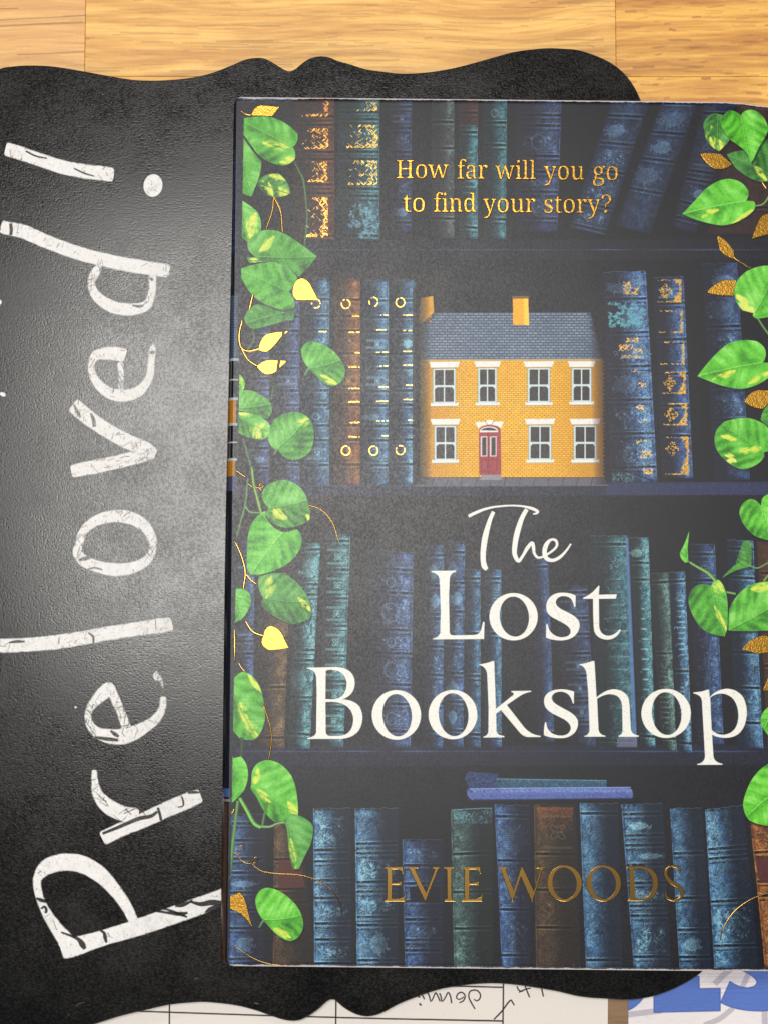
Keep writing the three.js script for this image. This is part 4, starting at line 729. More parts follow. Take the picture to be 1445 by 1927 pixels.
leaf('M 290 820 Q 330 720 480 730 Q 580 800 585 910 Q 520 950 420 940 Q 330 910 290 820 Z', kLA, 0.15, [300, 800, 580, 910], [[370, 735, 560, 780, 30], [480, 850, 550, 930, 50], [390, 810, 420, 920, 30]], 0.6);
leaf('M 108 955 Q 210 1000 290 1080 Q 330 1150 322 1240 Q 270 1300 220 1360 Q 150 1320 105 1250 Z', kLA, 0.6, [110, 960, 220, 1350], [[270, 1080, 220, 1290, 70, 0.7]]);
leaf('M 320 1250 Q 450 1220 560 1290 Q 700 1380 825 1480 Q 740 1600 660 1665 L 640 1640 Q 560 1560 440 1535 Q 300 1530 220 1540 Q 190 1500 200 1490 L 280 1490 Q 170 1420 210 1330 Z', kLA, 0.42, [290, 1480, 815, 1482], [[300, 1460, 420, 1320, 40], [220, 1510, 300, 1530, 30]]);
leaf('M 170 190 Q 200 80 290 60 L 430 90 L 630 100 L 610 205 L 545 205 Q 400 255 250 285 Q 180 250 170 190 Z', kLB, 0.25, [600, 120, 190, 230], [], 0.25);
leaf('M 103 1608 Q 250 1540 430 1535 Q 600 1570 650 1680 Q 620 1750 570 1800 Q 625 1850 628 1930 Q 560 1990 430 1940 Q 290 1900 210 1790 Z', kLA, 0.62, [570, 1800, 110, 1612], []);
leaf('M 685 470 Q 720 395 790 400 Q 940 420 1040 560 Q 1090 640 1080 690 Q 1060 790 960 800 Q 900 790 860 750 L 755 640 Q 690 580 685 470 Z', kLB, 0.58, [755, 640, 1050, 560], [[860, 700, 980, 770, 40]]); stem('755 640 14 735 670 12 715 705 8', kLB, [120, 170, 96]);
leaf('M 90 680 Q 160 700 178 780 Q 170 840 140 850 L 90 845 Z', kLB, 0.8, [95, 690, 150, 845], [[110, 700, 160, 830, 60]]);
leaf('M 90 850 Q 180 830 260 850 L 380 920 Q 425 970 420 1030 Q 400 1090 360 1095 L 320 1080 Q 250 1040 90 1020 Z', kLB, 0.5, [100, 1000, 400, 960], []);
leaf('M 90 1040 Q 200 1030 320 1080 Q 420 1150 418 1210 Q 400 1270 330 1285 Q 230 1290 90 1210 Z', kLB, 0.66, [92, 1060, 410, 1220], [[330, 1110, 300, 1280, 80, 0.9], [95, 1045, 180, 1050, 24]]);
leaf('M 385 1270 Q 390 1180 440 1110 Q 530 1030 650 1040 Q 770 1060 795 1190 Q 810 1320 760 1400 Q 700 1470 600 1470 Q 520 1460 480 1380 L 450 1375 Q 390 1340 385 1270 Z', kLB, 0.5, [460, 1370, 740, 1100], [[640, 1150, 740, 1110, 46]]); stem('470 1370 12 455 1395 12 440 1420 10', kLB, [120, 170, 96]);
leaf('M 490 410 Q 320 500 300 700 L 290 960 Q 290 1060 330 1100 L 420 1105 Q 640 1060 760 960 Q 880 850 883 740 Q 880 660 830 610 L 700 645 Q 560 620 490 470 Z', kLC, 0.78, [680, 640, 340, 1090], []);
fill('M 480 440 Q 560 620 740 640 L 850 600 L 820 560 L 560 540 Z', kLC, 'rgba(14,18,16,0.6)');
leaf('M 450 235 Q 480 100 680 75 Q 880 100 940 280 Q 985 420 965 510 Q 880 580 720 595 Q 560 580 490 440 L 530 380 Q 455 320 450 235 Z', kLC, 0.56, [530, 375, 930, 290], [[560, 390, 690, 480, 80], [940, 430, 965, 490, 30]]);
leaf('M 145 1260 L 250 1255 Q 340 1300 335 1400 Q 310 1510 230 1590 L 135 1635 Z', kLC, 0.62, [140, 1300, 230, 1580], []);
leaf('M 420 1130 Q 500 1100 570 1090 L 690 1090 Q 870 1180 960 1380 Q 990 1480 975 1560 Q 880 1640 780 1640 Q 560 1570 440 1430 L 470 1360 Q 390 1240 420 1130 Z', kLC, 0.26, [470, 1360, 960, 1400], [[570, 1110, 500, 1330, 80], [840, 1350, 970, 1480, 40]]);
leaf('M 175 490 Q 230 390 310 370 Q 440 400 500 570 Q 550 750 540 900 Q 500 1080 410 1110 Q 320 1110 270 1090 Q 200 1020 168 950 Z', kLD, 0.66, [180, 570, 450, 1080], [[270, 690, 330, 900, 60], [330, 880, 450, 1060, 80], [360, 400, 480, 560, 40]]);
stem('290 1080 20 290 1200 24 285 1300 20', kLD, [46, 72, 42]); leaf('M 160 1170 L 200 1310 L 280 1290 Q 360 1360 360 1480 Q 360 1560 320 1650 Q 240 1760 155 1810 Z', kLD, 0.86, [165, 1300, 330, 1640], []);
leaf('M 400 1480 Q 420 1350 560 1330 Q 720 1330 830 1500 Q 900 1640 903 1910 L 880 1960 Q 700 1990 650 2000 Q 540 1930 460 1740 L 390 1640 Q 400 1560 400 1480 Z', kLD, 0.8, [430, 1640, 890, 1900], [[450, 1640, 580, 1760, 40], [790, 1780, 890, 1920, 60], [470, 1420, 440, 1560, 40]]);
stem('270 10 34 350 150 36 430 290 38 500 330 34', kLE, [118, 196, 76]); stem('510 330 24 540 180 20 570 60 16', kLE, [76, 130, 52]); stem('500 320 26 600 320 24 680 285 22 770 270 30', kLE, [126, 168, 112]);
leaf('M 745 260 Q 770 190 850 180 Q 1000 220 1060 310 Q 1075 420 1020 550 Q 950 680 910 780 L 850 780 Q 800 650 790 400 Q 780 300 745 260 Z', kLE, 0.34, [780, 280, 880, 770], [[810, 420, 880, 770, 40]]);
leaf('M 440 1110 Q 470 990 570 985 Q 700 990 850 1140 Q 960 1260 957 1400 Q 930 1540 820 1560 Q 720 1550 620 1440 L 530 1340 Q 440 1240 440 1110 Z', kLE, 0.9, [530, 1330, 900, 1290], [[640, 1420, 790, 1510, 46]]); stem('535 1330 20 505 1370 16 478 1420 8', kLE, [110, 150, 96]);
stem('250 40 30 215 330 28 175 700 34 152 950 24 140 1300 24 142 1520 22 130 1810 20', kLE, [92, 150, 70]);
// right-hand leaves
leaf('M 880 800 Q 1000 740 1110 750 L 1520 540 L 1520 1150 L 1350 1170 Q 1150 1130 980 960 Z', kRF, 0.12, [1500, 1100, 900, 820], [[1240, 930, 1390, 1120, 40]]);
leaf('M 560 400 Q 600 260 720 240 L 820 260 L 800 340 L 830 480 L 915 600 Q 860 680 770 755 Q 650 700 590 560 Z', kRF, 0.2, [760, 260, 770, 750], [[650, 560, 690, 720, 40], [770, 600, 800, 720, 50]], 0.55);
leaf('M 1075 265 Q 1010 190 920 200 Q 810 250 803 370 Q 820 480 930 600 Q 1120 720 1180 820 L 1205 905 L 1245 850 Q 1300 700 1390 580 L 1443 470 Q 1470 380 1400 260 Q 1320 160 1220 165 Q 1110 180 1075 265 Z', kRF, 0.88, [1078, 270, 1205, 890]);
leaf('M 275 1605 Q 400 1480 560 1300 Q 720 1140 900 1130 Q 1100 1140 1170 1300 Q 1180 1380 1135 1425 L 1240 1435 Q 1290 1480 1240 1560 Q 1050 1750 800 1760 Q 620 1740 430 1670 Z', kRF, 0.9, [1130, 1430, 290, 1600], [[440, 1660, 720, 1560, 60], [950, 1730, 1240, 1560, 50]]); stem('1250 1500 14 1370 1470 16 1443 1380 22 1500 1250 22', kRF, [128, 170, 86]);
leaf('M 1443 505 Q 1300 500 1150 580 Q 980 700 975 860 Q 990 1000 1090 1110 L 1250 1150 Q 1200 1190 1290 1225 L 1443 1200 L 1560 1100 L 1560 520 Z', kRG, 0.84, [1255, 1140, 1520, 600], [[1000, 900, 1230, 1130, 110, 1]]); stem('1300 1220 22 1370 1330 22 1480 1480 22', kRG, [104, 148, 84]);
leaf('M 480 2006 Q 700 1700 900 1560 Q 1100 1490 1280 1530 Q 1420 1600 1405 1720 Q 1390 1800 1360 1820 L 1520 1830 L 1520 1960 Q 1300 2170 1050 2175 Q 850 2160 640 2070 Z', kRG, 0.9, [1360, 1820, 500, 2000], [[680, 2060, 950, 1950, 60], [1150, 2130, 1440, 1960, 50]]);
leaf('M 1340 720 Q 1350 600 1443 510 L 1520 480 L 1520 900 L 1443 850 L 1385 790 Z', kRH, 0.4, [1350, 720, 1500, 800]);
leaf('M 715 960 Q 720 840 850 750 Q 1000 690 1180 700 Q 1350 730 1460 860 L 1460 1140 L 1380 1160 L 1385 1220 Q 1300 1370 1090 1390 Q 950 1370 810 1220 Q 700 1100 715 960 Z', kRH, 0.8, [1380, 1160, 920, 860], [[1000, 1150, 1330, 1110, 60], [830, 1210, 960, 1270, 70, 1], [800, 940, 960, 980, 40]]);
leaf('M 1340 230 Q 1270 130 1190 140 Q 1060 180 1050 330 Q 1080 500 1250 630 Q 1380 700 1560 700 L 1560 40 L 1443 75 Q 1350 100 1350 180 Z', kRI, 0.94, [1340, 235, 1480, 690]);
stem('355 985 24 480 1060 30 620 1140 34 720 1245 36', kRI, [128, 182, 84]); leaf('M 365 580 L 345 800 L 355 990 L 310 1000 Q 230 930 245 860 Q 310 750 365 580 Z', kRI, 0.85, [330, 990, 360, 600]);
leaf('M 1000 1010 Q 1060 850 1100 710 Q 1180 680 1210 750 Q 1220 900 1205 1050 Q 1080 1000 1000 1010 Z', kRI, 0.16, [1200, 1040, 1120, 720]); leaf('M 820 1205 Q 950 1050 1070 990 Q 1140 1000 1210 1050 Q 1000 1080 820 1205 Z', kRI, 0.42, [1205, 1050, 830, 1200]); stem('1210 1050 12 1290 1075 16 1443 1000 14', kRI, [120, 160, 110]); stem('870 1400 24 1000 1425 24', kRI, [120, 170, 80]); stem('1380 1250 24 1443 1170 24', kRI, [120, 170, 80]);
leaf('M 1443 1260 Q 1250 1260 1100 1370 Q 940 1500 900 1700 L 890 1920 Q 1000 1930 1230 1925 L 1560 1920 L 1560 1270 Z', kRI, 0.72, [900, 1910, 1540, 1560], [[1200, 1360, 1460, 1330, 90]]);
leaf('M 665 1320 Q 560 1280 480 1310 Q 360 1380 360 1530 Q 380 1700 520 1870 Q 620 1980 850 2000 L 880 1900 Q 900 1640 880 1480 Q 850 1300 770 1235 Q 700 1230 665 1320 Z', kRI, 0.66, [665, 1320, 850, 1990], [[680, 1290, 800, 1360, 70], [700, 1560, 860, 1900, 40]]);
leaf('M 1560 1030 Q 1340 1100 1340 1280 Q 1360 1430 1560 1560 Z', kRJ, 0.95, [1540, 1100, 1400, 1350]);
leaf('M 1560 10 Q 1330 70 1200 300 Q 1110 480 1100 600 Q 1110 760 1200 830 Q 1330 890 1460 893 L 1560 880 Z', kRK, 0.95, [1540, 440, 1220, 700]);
// the title
const kT = K(800, 930, 3.6125), kU = K(570, 1230, 4.8167), kV = K(840, 1230, 4.8167), kX = K(1120, 1230, 4.8167), CREAM = 'rgb(228,226,217)';
for (const [t, k] of [
  ['M 40 521 L 207 519 L 206 528 Q 172 534 166 570 L 160 700 L 165 940 Q 168 958 190 959 L 330 957 Q 365 954 378 920 L 390 868 L 401 868 L 398 985 L 50 988 L 50 980 Q 92 975 100 940 L 104 800 L 96 580 Q 90 537 40 530 Z', kT],
  ['E 598 833 165 162 0 E 603 832 99 136 -6', kT],
  ['M 1010 767 L 1018 767 L 1021 690 Q 985 668 925 668 Q 870 670 840 705 Q 812 740 822 790 Q 832 825 880 848 L 940 880 Q 985 905 985 935 Q 980 970 925 972 Q 880 970 850 935 Q 835 915 829 884 L 819 884 L 818 975 Q 860 994 920 995 Q 980 993 1015 962 Q 1052 925 1047 880 Q 1040 845 995 818 L 925 782 Q 885 760 885 735 Q 888 700 930 693 Q 970 692 990 715 Q 1003 735 1010 767 Z', kT],
  ['M 1182 620 L 1178 683 L 1300 680 L 1293 710 L 1178 712 L 1180 890 Q 1182 955 1240 962 Q 1285 960 1318 918 L 1328 922 Q 1300 985 1240 990 Q 1165 988 1145 930 Q 1138 890 1137 712 L 1070 712 L 1072 702 Q 1130 680 1170 625 Z', kT],
  ['M 40 127 L 300 120 Q 470 130 473 265 Q 470 380 360 413 Q 470 420 515 480 Q 543 530 542 590 Q 530 760 350 773 L 42 775 L 42 765 Q 110 755 122 715 L 127 350 L 122 215 Q 115 145 40 136 Z M 210 160 Q 215 147 260 147 Q 390 155 397 270 Q 395 410 270 413 L 207 412 Z M 207 440 L 260 437 Q 380 440 430 510 Q 458 555 458 600 Q 450 740 330 745 L 250 746 Q 212 742 210 710 Z', kU],
  ['E 847 556 222 226 0 E 853 558 131 192 -5', kU],
  ['E 55.8 553 221.6 225 0 E 62 553 134 195 -5', kV],
  ['M 290 104 L 292 97 Q 370 85 412 67 L 430 66 L 445 500 L 600 375 Q 615 355 585 350 L 583 338 L 765 336 L 765 347 Q 700 355 640 400 L 545 465 L 700 665 Q 760 735 850 745 L 850 757 L 740 757 Q 690 755 655 710 L 490 512 L 447 543 L 450 700 Q 455 740 522 746 L 522 759 L 330 762 L 330 752 Q 372 745 376 700 L 378 500 L 365 190 Q 358 115 290 104 Z', kV],
  ['M 1140 452 L 1152 452 Q 1150 400 1154 345 Q 1100 322 1030 322 Q 930 325 890 385 Q 870 430 890 480 Q 915 525 980 555 L 1060 595 Q 1125 635 1122 680 Q 1110 742 1030 742 Q 960 740 920 690 Q 905 665 900 620 L 890 620 Q 875 680 880 740 Q 945 768 1030 768 Q 1110 768 1160 715 Q 1200 660 1185 600 Q 1160 550 1100 520 L 1010 470 Q 950 435 950 400 Q 960 350 1025 345 Q 1085 345 1115 390 Q 1132 415 1140 452 Z', kV],
  ['M 1200 103 L 1202 96 Q 1280 85 1320 65 L 1338 67 L 1357 395 Q 1430 328 1509 322 Q 1600 325 1640 390 Q 1656 430 1659 520 L 1668 690 Q 1678 735 1740 742 L 1740 755 L 1555 755 L 1555 743 Q 1592 735 1592 690 L 1588 480 Q 1580 370 1480 368 Q 1420 370 1362 410 L 1375 690 Q 1385 738 1438 743 L 1438 754 L 1245 754 L 1245 746 Q 1290 738 1292 690 L 1280 350 L 1265 180 Q 1255 115 1200 103 Z', kV],
  ['E 638 542 225 224 0 E 643 543 134 194 -5', kX],
  ['M 885 362 L 885 350 Q 960 348 1015 325 L 1028 328 L 1033 395 Q 1090 325 1190 317 Q 1290 322 1340 400 Q 1372 470 1370 550 Q 1355 760 1180 765 Q 1110 765 1055 735 L 1068 930 Q 1075 985 1150 998 L 1150 1008 L 920 1010 L 920 1000 Q 985 990 990 930 L 962 430 Q 955 372 885 362 Z M 1038 400 Q 1080 365 1140 362 Q 1285 375 1293 560 Q 1290 720 1160 735 Q 1090 735 1052 690 L 1045 560 Z', kX],
]) fill(t, k, CREAM);
for (const t of ['292 150 22 340 126 22 430 94 16 560 78 13 660 82 14 730 100 22 764 120 18 748 132 14 730 134 10', '462 118 26 436 180 30 406 290 40 392 390 38 392 450 36 400 490 38 418 512 26', '688 102 28 656 160 32 626 250 38 608 340 36 606 410 32 632 454 26 660 420 20 696 360 26 726 330 22 734 370 24 738 400 20 762 430 18 800 426 14', '796 424 14 850 394 16 892 350 18 886 316 20 856 308 18 822 340 30 808 395 32 822 436 30 862 450 24 910 430 22 955 385 16 988 336 12']) fillStroke(g, stroke(t, kT), cc, CREAM);
// paper fibre and fine scuffs in the print
speckle(430, 180, 1500, 1830, 60000, [150, 148, 152], 0.13, 1.3); speckle(430, 180, 1500, 1830, 60000, [0, 0, 0], 0.24, 1.4);
for (let i = 0; i < 120; i++) { const x = 450 + R() * 1000, y = 500 + R() * 1200, a = R() * 6.3, l = 8 + R() * 50; lineList(g, [[x, y], [x + Math.cos(a) * l / 2 + R() * 4, y + Math.sin(a) * l / 2], [x + Math.cos(a) * l, y + Math.sin(a) * l]], cc, R() < 0.5 ? 'rgba(0,0,0,0.22)' : 'rgba(190,190,196,0.10)', 0.8); }
// the spine: the same picture wrapped round, seen on edge
{
  const x1 = cc(446, 1000)[0], yy = (y) => cc(446, y)[1], band = (y0, y1, s0, s1, col) => { g.fillStyle = col; g.fillRect(x1 - s1, yy(y0), s1 - s0, yy(y1) - yy(y0)); };
  band(170, 1830, 0, 320, 'rgb(12,16,28)');
  for (let i = 0; i < 900; i++) { const y = 280 + R() * 200; band(y, y + 2, R() * 60, 60 + R() * 30, css([52, 92, 140], 0.06)); }
  band(556, 680, 6, 110, 'rgb(58,74,96)'); for (let y = 560; y < 676; y += 5) band(y, y + 1.5, 6, 110, 'rgba(30,38,54,0.9)');
  band(676, 900, 6, 320, 'rgb(150,102,20)');
  for (const [y0, y1] of [[674, 752], [796, 866]]) { const m = (y0 + y1) / 2; band(y0, y1, 2, 66, 'rgb(14,14,18)'); for (const [q, t] of [[y0, 5], [m, 3], [y1 - 4, 5]]) band(q, q + t, 2, 66, 'rgb(150,158,164)'); band(y0, y1, 30, 33, 'rgb(140,150,158)'); band(y0, y1, 62, 68, 'rgb(150,158,164)'); }
  for (let y = 756; y < 796; y += 4) band(y, y + 1, 4, 90, 'rgba(150,90,10,0.8)'); for (let y = 868; y < 896; y += 4) band(y, y + 1, 4, 90, 'rgba(150,90,10,0.8)');
  band(896, 924, 0, 110, 'rgb(54,58,80)'); band(1484, 1500, 6, 110, 'rgb(48,74,122)'); band(1504, 1509, 4, 110, 'rgb(110,102,96)'); band(1512, 1830, 14, 320, 'rgb(58,40,30)');
  for (let i = 0; i < 500; i++) { const y = 1514 + R() * 300; band(y, y + 3 + R() * 8, 16 + R() * 80, 26 + R() * 90, css(R() < 0.5 ? [96, 66, 46] : [24, 16, 14], 0.12)); }
  for (let i = 0; i < 260; i++) { const y = 184 + R() * 1630; band(y, y + 2 + R() * 6, 0, 3, css([150, 160, 170], 0.22 * R())); band(y, y + 1 + R() * 3, 40 + R() * 60, 60 + R() * 60, css([120, 140, 170], 0.06)); }
}
// rubbed pale edges at head and tail and along the hinge
{
  for (let x = 425; x < 1500; x += 1.5) for (const top of [1, 0]) {
    const y = top ? lerp(182, 191.8, (x - 446) / 934) : 1818 + (x - 428) * 0.0098, c = cc(x, y), n = noiseA(x / 14, top * 7) * 0.7 + noiseB(x / 3, top) * 0.5, wear = (top ? 2.6 : 2.9) * (0.55 + n) + (x < 560 && top ? 2.6 * noiseC(x / 20, 5) : 0);
    g.fillStyle = css([214, 206, 204], top ? 0.86 : 0.8); if (top) g.fillRect(c[0], -1, 2.2, wear + 1); else g.fillRect(c[0], CH - wear - 0.5, 2.2, wear + 3);
    if (R() < 0.03) { g.fillStyle = css([190, 196, 204], 0.25); g.fillRect(c[0], top ? 0 : CH - 10 * R() - 4, 1 + R() * 7, 2 + R() * 6); }
  }
  for (let i = 0; i < 300; i++) { const x = 446 + R() * 100, y = 184 + R() * R() * 10, c = cc(x, y); g.fillStyle = css([170, 176, 190], 0.14); g.fillRect(c[0], c[1], 4 + R() * 14, 1.2); }
  for (let y = 184; y < 1816; y += 3) { const c = cc(lerp(446, 428.5, (y - 182) / 1636), y), n = noiseA(y / 17, 3.3); g.fillStyle = css([176, 182, 188], 0.10 + 0.35 * n * n); g.fillRect(c[0] - 1.2, c[1], 1.6, 4); }
}
{   // the laminate is not evenly glossy
  const im = gm.getImageData(0, 0, CW, CH), d = im.data;
  for (let y = 0; y < CH; y++) for (let x = 0; x < CW; x++) { const o = (y * CW + x) * 4; if (d[o + 2] < 100) d[o + 1] = clamp(90 + 26 * (noiseA(x / 2.6, y / 3.4) - 0.5) + 7 * (noiseB(x / 60, y / 60) - 0.5), 0, 255); }
  gm.putImageData(im, 0, 0);
}
const coverMap = canvasTex(cover), ormMap = canvasTex(orm, false);
const linen = dataTex(512, 512, (x, y) => 0.5 + (noiseA(x / 2.2, y / 5, 233, 102) - 0.5) * 0.5 + (noiseB(x / 6, y / 2.2, 85, 233) - 0.5) * 0.5 + (noiseC(x / 1.3, y / 1.3, 394, 394) - 0.5) * 0.3);
linen.repeat.set(CW / MM / 26, CH / MM / 26);
const coverMat = new THREE.MeshPhysicalMaterial({ map: coverMap, roughness: 1, metalness: 1, roughnessMap: ormMap, metalnessMap: ormMap, bumpMap: linen, bumpScale: 0.000004, specularIntensity: 0.46 });
const paperMat = new THREE.MeshStandardMaterial({ color: new THREE.Color(0.72, 0.68, 0.60), roughness: 0.9 });
const pagesTex = (() => { const c = canvas(64, 1024), x = c.getContext('2d'), r = rng(55); for (let y = 0; y < 1024; y++) { const v = 190 + r() * 46; x.fillStyle = css([v, v * 0.96, v * 0.87]); x.fillRect(0, y, 64, 1); } return canvasTex(c); })();
const pagesMat = new THREE.MeshStandardMaterial({ map: pagesTex, roughness: 0.95 });
const book3 = thing('paperback_book', 'thick paperback with dark bookshelf cover, yellow house, green leaves and gold lettering on the chalkboard', 'book');
const toWorld = (u, v, h) => [O3[0] + U[0] * u + V[0] * v, h, O3[2] + U[1] * u + V[1] * v];
const curl = (u, v) => { const d = Math.hypot(COVER_W - u, v * 1.5); return -0.0036 * smooth(0.016, 0.0, d) - 0.0009 * smooth(0.03, 0, Math.hypot(COVER_W - u, (COVER_H - v) * 1.4)); };
function gridGeo(nu, nv, fn, closeUv) {
  const pos = [], uv = [], idx = [];
  for (let j = 0; j <= nv; j++) for (let i = 0; i <= nu; i++) { const [p, t] = fn(i / nu, j / nv); pos.push(...p); uv.push(...t); }
  for (let j = 0; j < nv; j++) for (let i = 0; i < nu; i++) { const a = j * (nu + 1) + i, b = a + 1, c = a + nu + 1, d = c + 1; idx.push(a, c, b, b, c, d); }
  const geo = new THREE.BufferGeometry();
  geo.setAttribute('position', new THREE.Float32BufferAttribute(pos, 3)); geo.setAttribute('uv', new THREE.Float32BufferAttribute(uv, 2)); geo.setIndex(idx); geo.computeVertexNormals();
  return geo;
}
const CARD = 0.00035, hinge0 = (v) => ((B3[0] - O3[0]) * U[0] + (B3[2] - O3[2]) * U[1]) * v / COVER_H;
const round = (d, r) => (d < r ? r * (1 - Math.sqrt(Math.max(0, 1 - ((r - d) / r) ** 2))) : 0);
const hingeAt = (v) => hinge0(v) + round(v, 0.0011) + round(COVER_H - v, 0.0015);
const uvOf = (u, v) => [(u - U0) * 1000 * MM / CW, 1 - v * 1000 * MM / CH];
const rim = (u, v) => { const e = Math.min(v, COVER_H - v, COVER_W - u); return -0.00022 * smooth(0.0007, 0, e); };   // softened cut edge
const vs = [0, 0.0004, 0.0012, 0.0025, 0.004, 0.006]; for (let i = 1; i < 40; i++) vs.push(0.006 + (0.988 - 0.006) * i / 40 ); vs.push(0.988, 0.992, 0.9945, 0.9965, 0.998, 0.9993, 1);
{
  const us = [0]; for (let i = 1; i <= 40; i++) us.push(i / 40 * 0.985); us.push(0.992, 0.997, 1);
  const pick = (arr, t) => arr[Math.round(t * (arr.length - 1))];
  const face = (up) => gridGeo(us.length - 1, vs.length - 1, (a, b) => { const v = pick(vs, b) * COVER_H, h0 = hingeAt(v), u = lerp(h0, COVER_W, pick(us, a)); return [toWorld(u, v, H_COVER + curl(u, v) + (up ? rim(u, v) : -CARD)), uvOf(u, v)]; });
  const top = face(true), low = face(false), li = low.index.array; for (let i = 0; i < li.length; i += 3) [li[i], li[i + 1]] = [li[i + 1], li[i]]; low.computeVertexNormals();
  const edge = (fn, n) => gridGeo(1, n, (a, b) => { const [u, v] = fn(b); return [toWorld(u, v, H_COVER + curl(u, v) + (a ? -CARD : rim(u, v))), [0.5, 0.5]]; });
  const eg = mergeGeometries([low, edge((t) => [lerp(hingeAt(0), COVER_W, t), 0], 60), edge((t) => [lerp(hingeAt(COVER_H), COVER_W, t), COVER_H], 60), edge((t) => [COVER_W, t * COVER_H], 60)]);
  const fc = part(book3, 'front_cover', mergeGeometries([top, eg], true), [coverMat, paperMat]);
  // spine: bulging, slightly slanted
  const bulge = (v) => { const t = v / COVER_H, e = Math.min(v, COVER_H - v) / 0.0018; return lerp(0.0012, 0.0023, smooth(0, 0.6, t)) * (e < 1 ? Math.sqrt(1 - (1 - e) ** 2) : 1) ; };
  const spineFn = (inset) => gridGeo(22, vs.length - 1, (a, b) => {
    const v = pick(vs, b) * COVER_H, th = a * Math.PI, bl = bulge(v), u = hingeAt(v) - bl * Math.pow(Math.sin(th), 0.7) + inset * Math.sin(th), h = H_BOARD + 0.0002 + (BOOK_T - 0.0002) * (0.5 + 0.5 * Math.cos(th)) - (inset ? CARD * Math.cos(th) : 0), s = a * 0.028;
    return [toWorld(u, v, h), uvOf(hingeAt(v) - s, v)];
  });
  const so = spineFn(0); { const ix = so.index.array; for (let i = 0; i < ix.length; i += 3) [ix[i], ix[i + 1]] = [ix[i + 1], ix[i]]; so.computeVertexNormals(); }
  part(book3, 'spine', so, coverMat);
  const back = gridGeo(6, 10, (a, b) => { const v = b * COVER_H; return [toWorld(lerp(hingeAt(v), COVER_W, a), v, H_BOARD + 0.0002), uvOf(0.05, v)]; });
  part(book3, 'back_cover', back, paperMat);
  // the block of pages
  const hT = H_COVER - CARD - 0.00008, hB = H_BOARD + 0.00045, inU = (v) => hingeAt(v) + 0.0006;
  const P0 = 0.0007, vA = P0, vB = COVER_H - P0, uB = COVER_W - 0.0005;
  const sideG = (fn, n) => gridGeo(8, n, (a, b) => { const [u, v] = fn(b); return [toWorld(u, v, lerp(hT + curl(u, v) * 1.0, hB, a)), [b * 4, 1 - a]]; });
  const pg = [sideG((t) => [lerp(inU(vA), uB, t), vA], 30), sideG((t) => [lerp(inU(vB), uB, t), vB], 30), sideG((t) => [uB, lerp(vA, vB, t)], 30), sideG((t) => { const v = lerp(vA, vB, t); return [inU(v), v]; }, 10), gridGeo(30, 40, (a, b) => { const v = lerp(vA, vB, b), u = lerp(inU(v), uB, a); return [toWorld(u, v, hT + curl(u, v)), [a, 0.5]]; })];
  part(book3, 'page_block', mergeGeometries(pg), pagesMat);

  // ------------------------------------------------------------ stamped gold: letters, leaves and tendrils
  const grain = dataTex(256, 256, (x, y) => 0.5 + (noiseA(x / 3, y / 3, 85, 85) - 0.5) * 0.7 + (noiseB(x / 9, y / 9, 28, 28) - 0.5) * 0.5);
  const gold = new THREE.MeshStandardMaterial({ color: new THREE.Color(0.29, 0.155, 0.026), metalness: 1, roughness: 0.27, bumpMap: grain, bumpScale: 0.000018 });
  const goldSmooth = new THREE.MeshStandardMaterial({ color: new THREE.Color(0.26, 0.155, 0.045), metalness: 1, roughness: 0.22 });
  const HF = H_COVER + 0.00003;
  const k9 = K(700, 1600, 4.8167), k10 = K(1000, 1600, 4.8167);
  const E = (d) => `M ${110 + d} 155 L ${280 + d} 152 L ${283 + d} 210 L ${275 + d} 210 Q ${265 + d} 178 ${230 + d} 172 L ${182 + d} 172 L ${182 + d} 297 L ${235 + d} 295 Q ${258 + d} 293 ${262 + d} 285 L ${268 + d} 285 L ${268 + d} 325 L ${260 + d} 322 Q ${255 + d} 312 ${235 + d} 312 L ${182 + d} 312 L ${180 + d} 435 Q ${182 + d} 442 ${210 + d} 442 L ${250 + d} 440 Q ${290 + d} 430 ${297 + d} 388 L ${306 + d} 388 L ${295 + d} 462 L ${112 + d} 462 L ${112 + d} 455 Q ${135 + d} 452 ${136 + d} 430 L ${138 + d} 190 Q ${135 + d} 165 ${110 + d} 160 Z`;
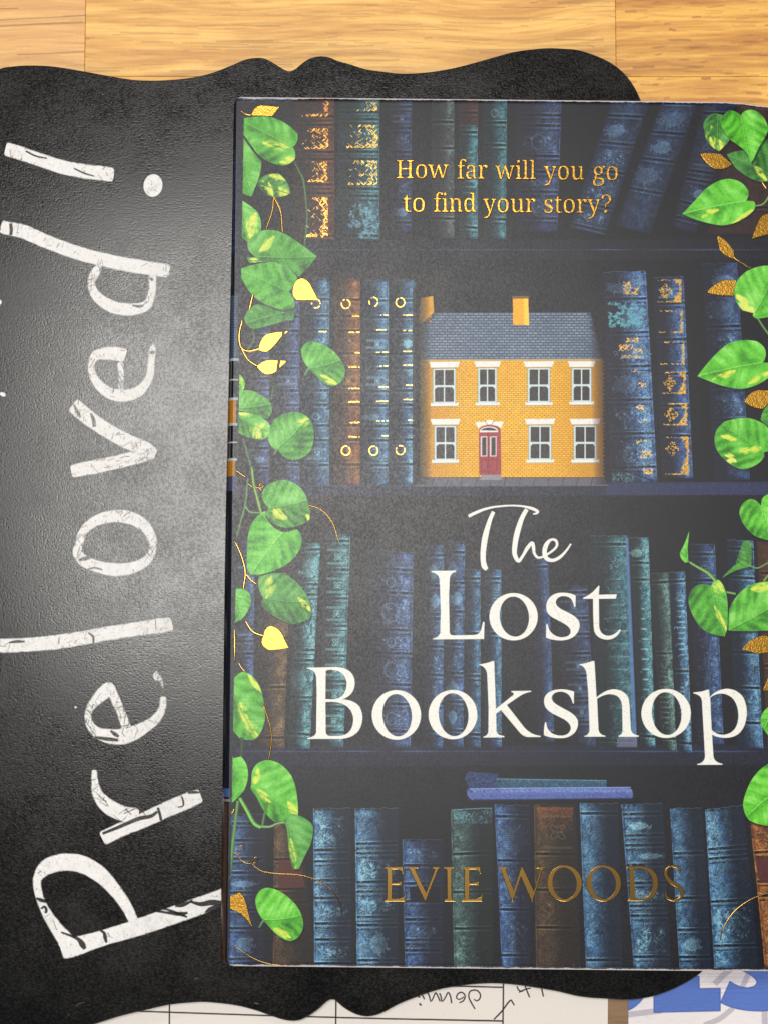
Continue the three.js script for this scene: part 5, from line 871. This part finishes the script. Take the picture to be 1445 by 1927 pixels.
  for (const [t, k] of [
    [E(0), k9], ['M 322 153 L 415 153 L 415 162 Q 385 165 392 185 L 488 385 L 565 190 Q 572 165 548 162 L 548 153 L 613 153 L 613 160 Q 600 165 590 185 L 480 465 L 350 190 Q 340 168 322 160 Z', k9],
    ['M 650 153 L 740 153 L 740 162 Q 718 166 717 190 L 718 425 Q 722 448 752 453 L 752 463 L 655 463 L 655 453 Q 680 450 680 425 L 677 190 Q 675 165 650 162 Z', k9], [E(698), k9],
    ['M 1142 153 L 1225 153 L 1225 162 Q 1205 165 1212 185 L 1280 365 L 1350 150 L 1360 150 L 1462 370 L 1520 190 Q 1525 165 1485 162 L 1485 153 L 1562 153 L 1562 160 Q 1545 165 1535 185 L 1450 462 L 1443 462 L 1345 235 L 1272 462 L 1263 462 L 1170 190 Q 1160 165 1142 160 Z', k9],
    ['E 296 299 158 164 0 E 295 299 113 148 -8', k10], ['E 650 299 158 164 0 E 650 299 113 148 -8', k10],
    ['M 855 148 L 1000 146 Q 1140 160 1143 295 Q 1140 450 1000 458 L 865 458 L 865 450 Q 887 448 888 425 L 880 190 Q 878 160 855 156 Z M 918 165 Q 930 160 980 162 Q 1095 170 1100 300 Q 1095 430 1000 440 Q 945 442 935 428 Z', k10],
    ['M 1338 205 Q 1335 165 1280 152 Q 1225 150 1225 205 Q 1230 250 1290 285 Q 1378 330 1378 385 Q 1370 460 1290 462 Q 1240 460 1210 430 Q 1200 400 1205 370 L 1212 370 Q 1225 440 1285 445 Q 1340 440 1345 400 Q 1345 355 1290 325 Q 1200 280 1197 215 Q 1205 140 1280 137 Q 1320 137 1345 150 L 1345 205 Z', k10],
  ]) part(book3, 'foil_letter', plateGeo(poly(t, k), HF, 0.00022, 0.9), goldSmooth);
  const font = await new FontLoader().loadAsync('fonts/droid/droid_serif_regular.typeface.json');
  const hBox = new THREE.ShapeGeometry(font.generateShapes('H', 49)); hBox.computeBoundingBox();
  const capSize = 49 * 34 / (hBox.boundingBox.max.y - hBox.boundingBox.min.y);
  const word = (text, x0, x1, base) => {
    const shapes = font.generateShapes(text, capSize);
    const geo = new THREE.ExtrudeGeometry(shapes, { depth: 1, bevelEnabled: true, bevelSize: 1.0, bevelOffset: -0.45, bevelThickness: 1, bevelSegments: 2, curveSegments: 5 });
    geo.computeBoundingBox();
    const bx = geo.boundingBox, sx = (x1 - x0) / (bx.max.x - bx.min.x), p = geo.attributes.position;
    for (let i = 0; i < p.count; i++) p.setXY(i, x0 + (p.getX(i) - bx.min.x) * sx, p.getY(i) - base - (x0 - 745) * 0.004);
    part(book3, 'foil_word', settle(geo, HF, 0.00024), gold);
  };
  const kx = (X) => 730 + X / 3.211;
  for (const [t, a, b, y] of [['How', 50, 366, 335.5], ['far', 416, 600, 336], ['will', 644, 892, 336.5], ['you', 936, 1184, 337], ['go', 1233, 1387, 337.5], ['to', 90, 222, 398.5], ['find', 274, 532, 398.5], ['your', 570, 890, 399], ['story?', 940, 1347, 399.5]]) word(t, kx(a), kx(b), y);
  for (const [t, k] of [
    ['M 235 205 Q 260 115 330 112 Q 400 120 490 128 L 425 212 L 380 210 Q 300 205 235 205 Z', kLA], ['M 610 1790 Q 620 1690 690 1680 Q 750 1690 780 1760 L 830 1860 Q 840 1890 820 1880 L 650 1880 Q 600 1850 610 1790 Z', kLA],
    ['M 300 475 Q 310 380 370 335 Q 440 315 515 310 L 512 345 Q 440 450 380 490 Q 340 500 300 475 Z', kLB], ['M 535 335 L 540 305 L 570 305 Z', kLB], ['M 285 625 Q 330 575 400 565 L 475 570 L 462 670 Q 410 705 360 695 Q 310 670 285 625 Z', kLB], ['M 488 640 L 497 570 L 550 575 L 545 590 Z', kLB],
    ['M 470 1770 Q 480 1670 550 1660 Q 650 1680 690 1790 L 742 1895 Q 640 1925 520 1920 Q 450 1880 450 1830 Q 455 1790 470 1770 Z', kLC], ['M 175 190 L 210 115 L 210 150 Q 195 180 175 190 Z', kLE],
    ['M 164 1080 L 270 1035 Q 330 1080 350 1200 L 400 1390 L 390 1395 Q 340 1300 250 1245 L 164 1210 Z', kLE],
    ['M 515 790 Q 650 760 790 800 L 940 940 L 880 980 Q 800 1010 720 995 Q 600 940 515 790 Z', kRF], ['M 1215 1955 Q 1270 1780 1330 1660 Q 1390 1600 1443 1605 L 1500 1620 L 1500 1870 Q 1300 1920 1240 1940 Z', kRF],
    ['M 750 100 Q 860 150 940 270 L 970 320 L 975 415 Q 870 390 790 300 Q 760 200 750 100 Z', kRG], ['M 605 870 Q 700 740 850 700 L 1010 705 Q 975 800 970 915 L 800 910 Q 680 895 605 870 Z', kRG],
    ['M 1115 470 Q 1180 340 1300 318 L 1500 325 L 1500 440 Q 1420 520 1370 575 Q 1200 570 1115 470 Z', kRH], ['M 1090 300 Q 1190 150 1380 110 L 1500 140 L 1500 330 Q 1350 360 1280 360 Q 1180 320 1090 300 Z', kRJ], ['M 1365 865 L 1443 690 L 1500 650 L 1500 850 Z', kRJ],
  ]) part(book3, 'foil_leaf', plateGeo(poly(t, k), HF, 0.00022, 0.9, 70), gold);
  for (const [t, k] of [
    ['135 160 14 180 190 16 230 202 14', kLA], ['435 940 18 425 1060 16 370 1230 14', kLA], ['440 945 18 500 1080 18 515 1260 18', kLA], ['247 1830 22 232 1895 24 214 1962 22', kLA],
    ['152 210 24 124 330 22 142 455 22 200 484 20 300 466 24', kLB], ['148 466 20 200 560 20 290 622 22', kLB], ['100 1570 12 140 1600 14 180 1626 14', kLB], ['205 1690 14 240 1716 14', kLB], ['272 1722 14 320 1726 14 350 1698 13 325 1684 13 302 1716 13 322 1748 13', kLB],
    ['950 345 14 1100 405 14 1220 550 14 1284 750 12', kLC], ['162 750 20 230 900 24 272 1080 26 250 1260 22', kLC], ['280 1100 22 330 1160 22 392 1206 20', kLC], ['275 1610 24 350 1722 26 475 1772 26', kLC], ['153 1690 8 156 1800 26 157 1920 28 160 2060 8', kLC],
    ['260 275 18 290 330 18 326 370 14', kLD], ['520 720 16 570 860 18 606 1000 18 612 1150 18 580 1330 18', kLD],
    ['200 600 10 245 610 10 256 560 11 294 522 11 320 560 11 275 604 10 246 612 10 262 655 10 330 712 10 402 716 10 438 650 12 464 664 12 444 706 10 408 720 10 500 798 10 680 830 11 900 842 11 1080 890 11 1230 980 11 1330 1100 11 1386 1272 9', kLE],
    ['190 1590 10 280 1660 11 420 1750 11 560 1802 11 750 1832 8', kLE], ['1360 1180 18 1385 1220 20 1412 1262 16', kRF], ['968 345 14 985 402 16 1090 474 15 1204 546 14', kRG],
    ['1354.5 1770 2 1361 1745 2.4 1379 1717 2.4 1404 1697 2.4 1424 1687 2.4 1452 1678 2.4', PX],
  ]) part(book3, 'foil_tendril', ribbonGeo(stroke(t, k), HF, 0.00014, 0.00004), goldSmooth);
}
for (const o of scene.children) o.traverse((c) => { if (c.isMesh) { c.castShadow = true; c.receiveShadow = true; } });
renderer.render(scene, camera);
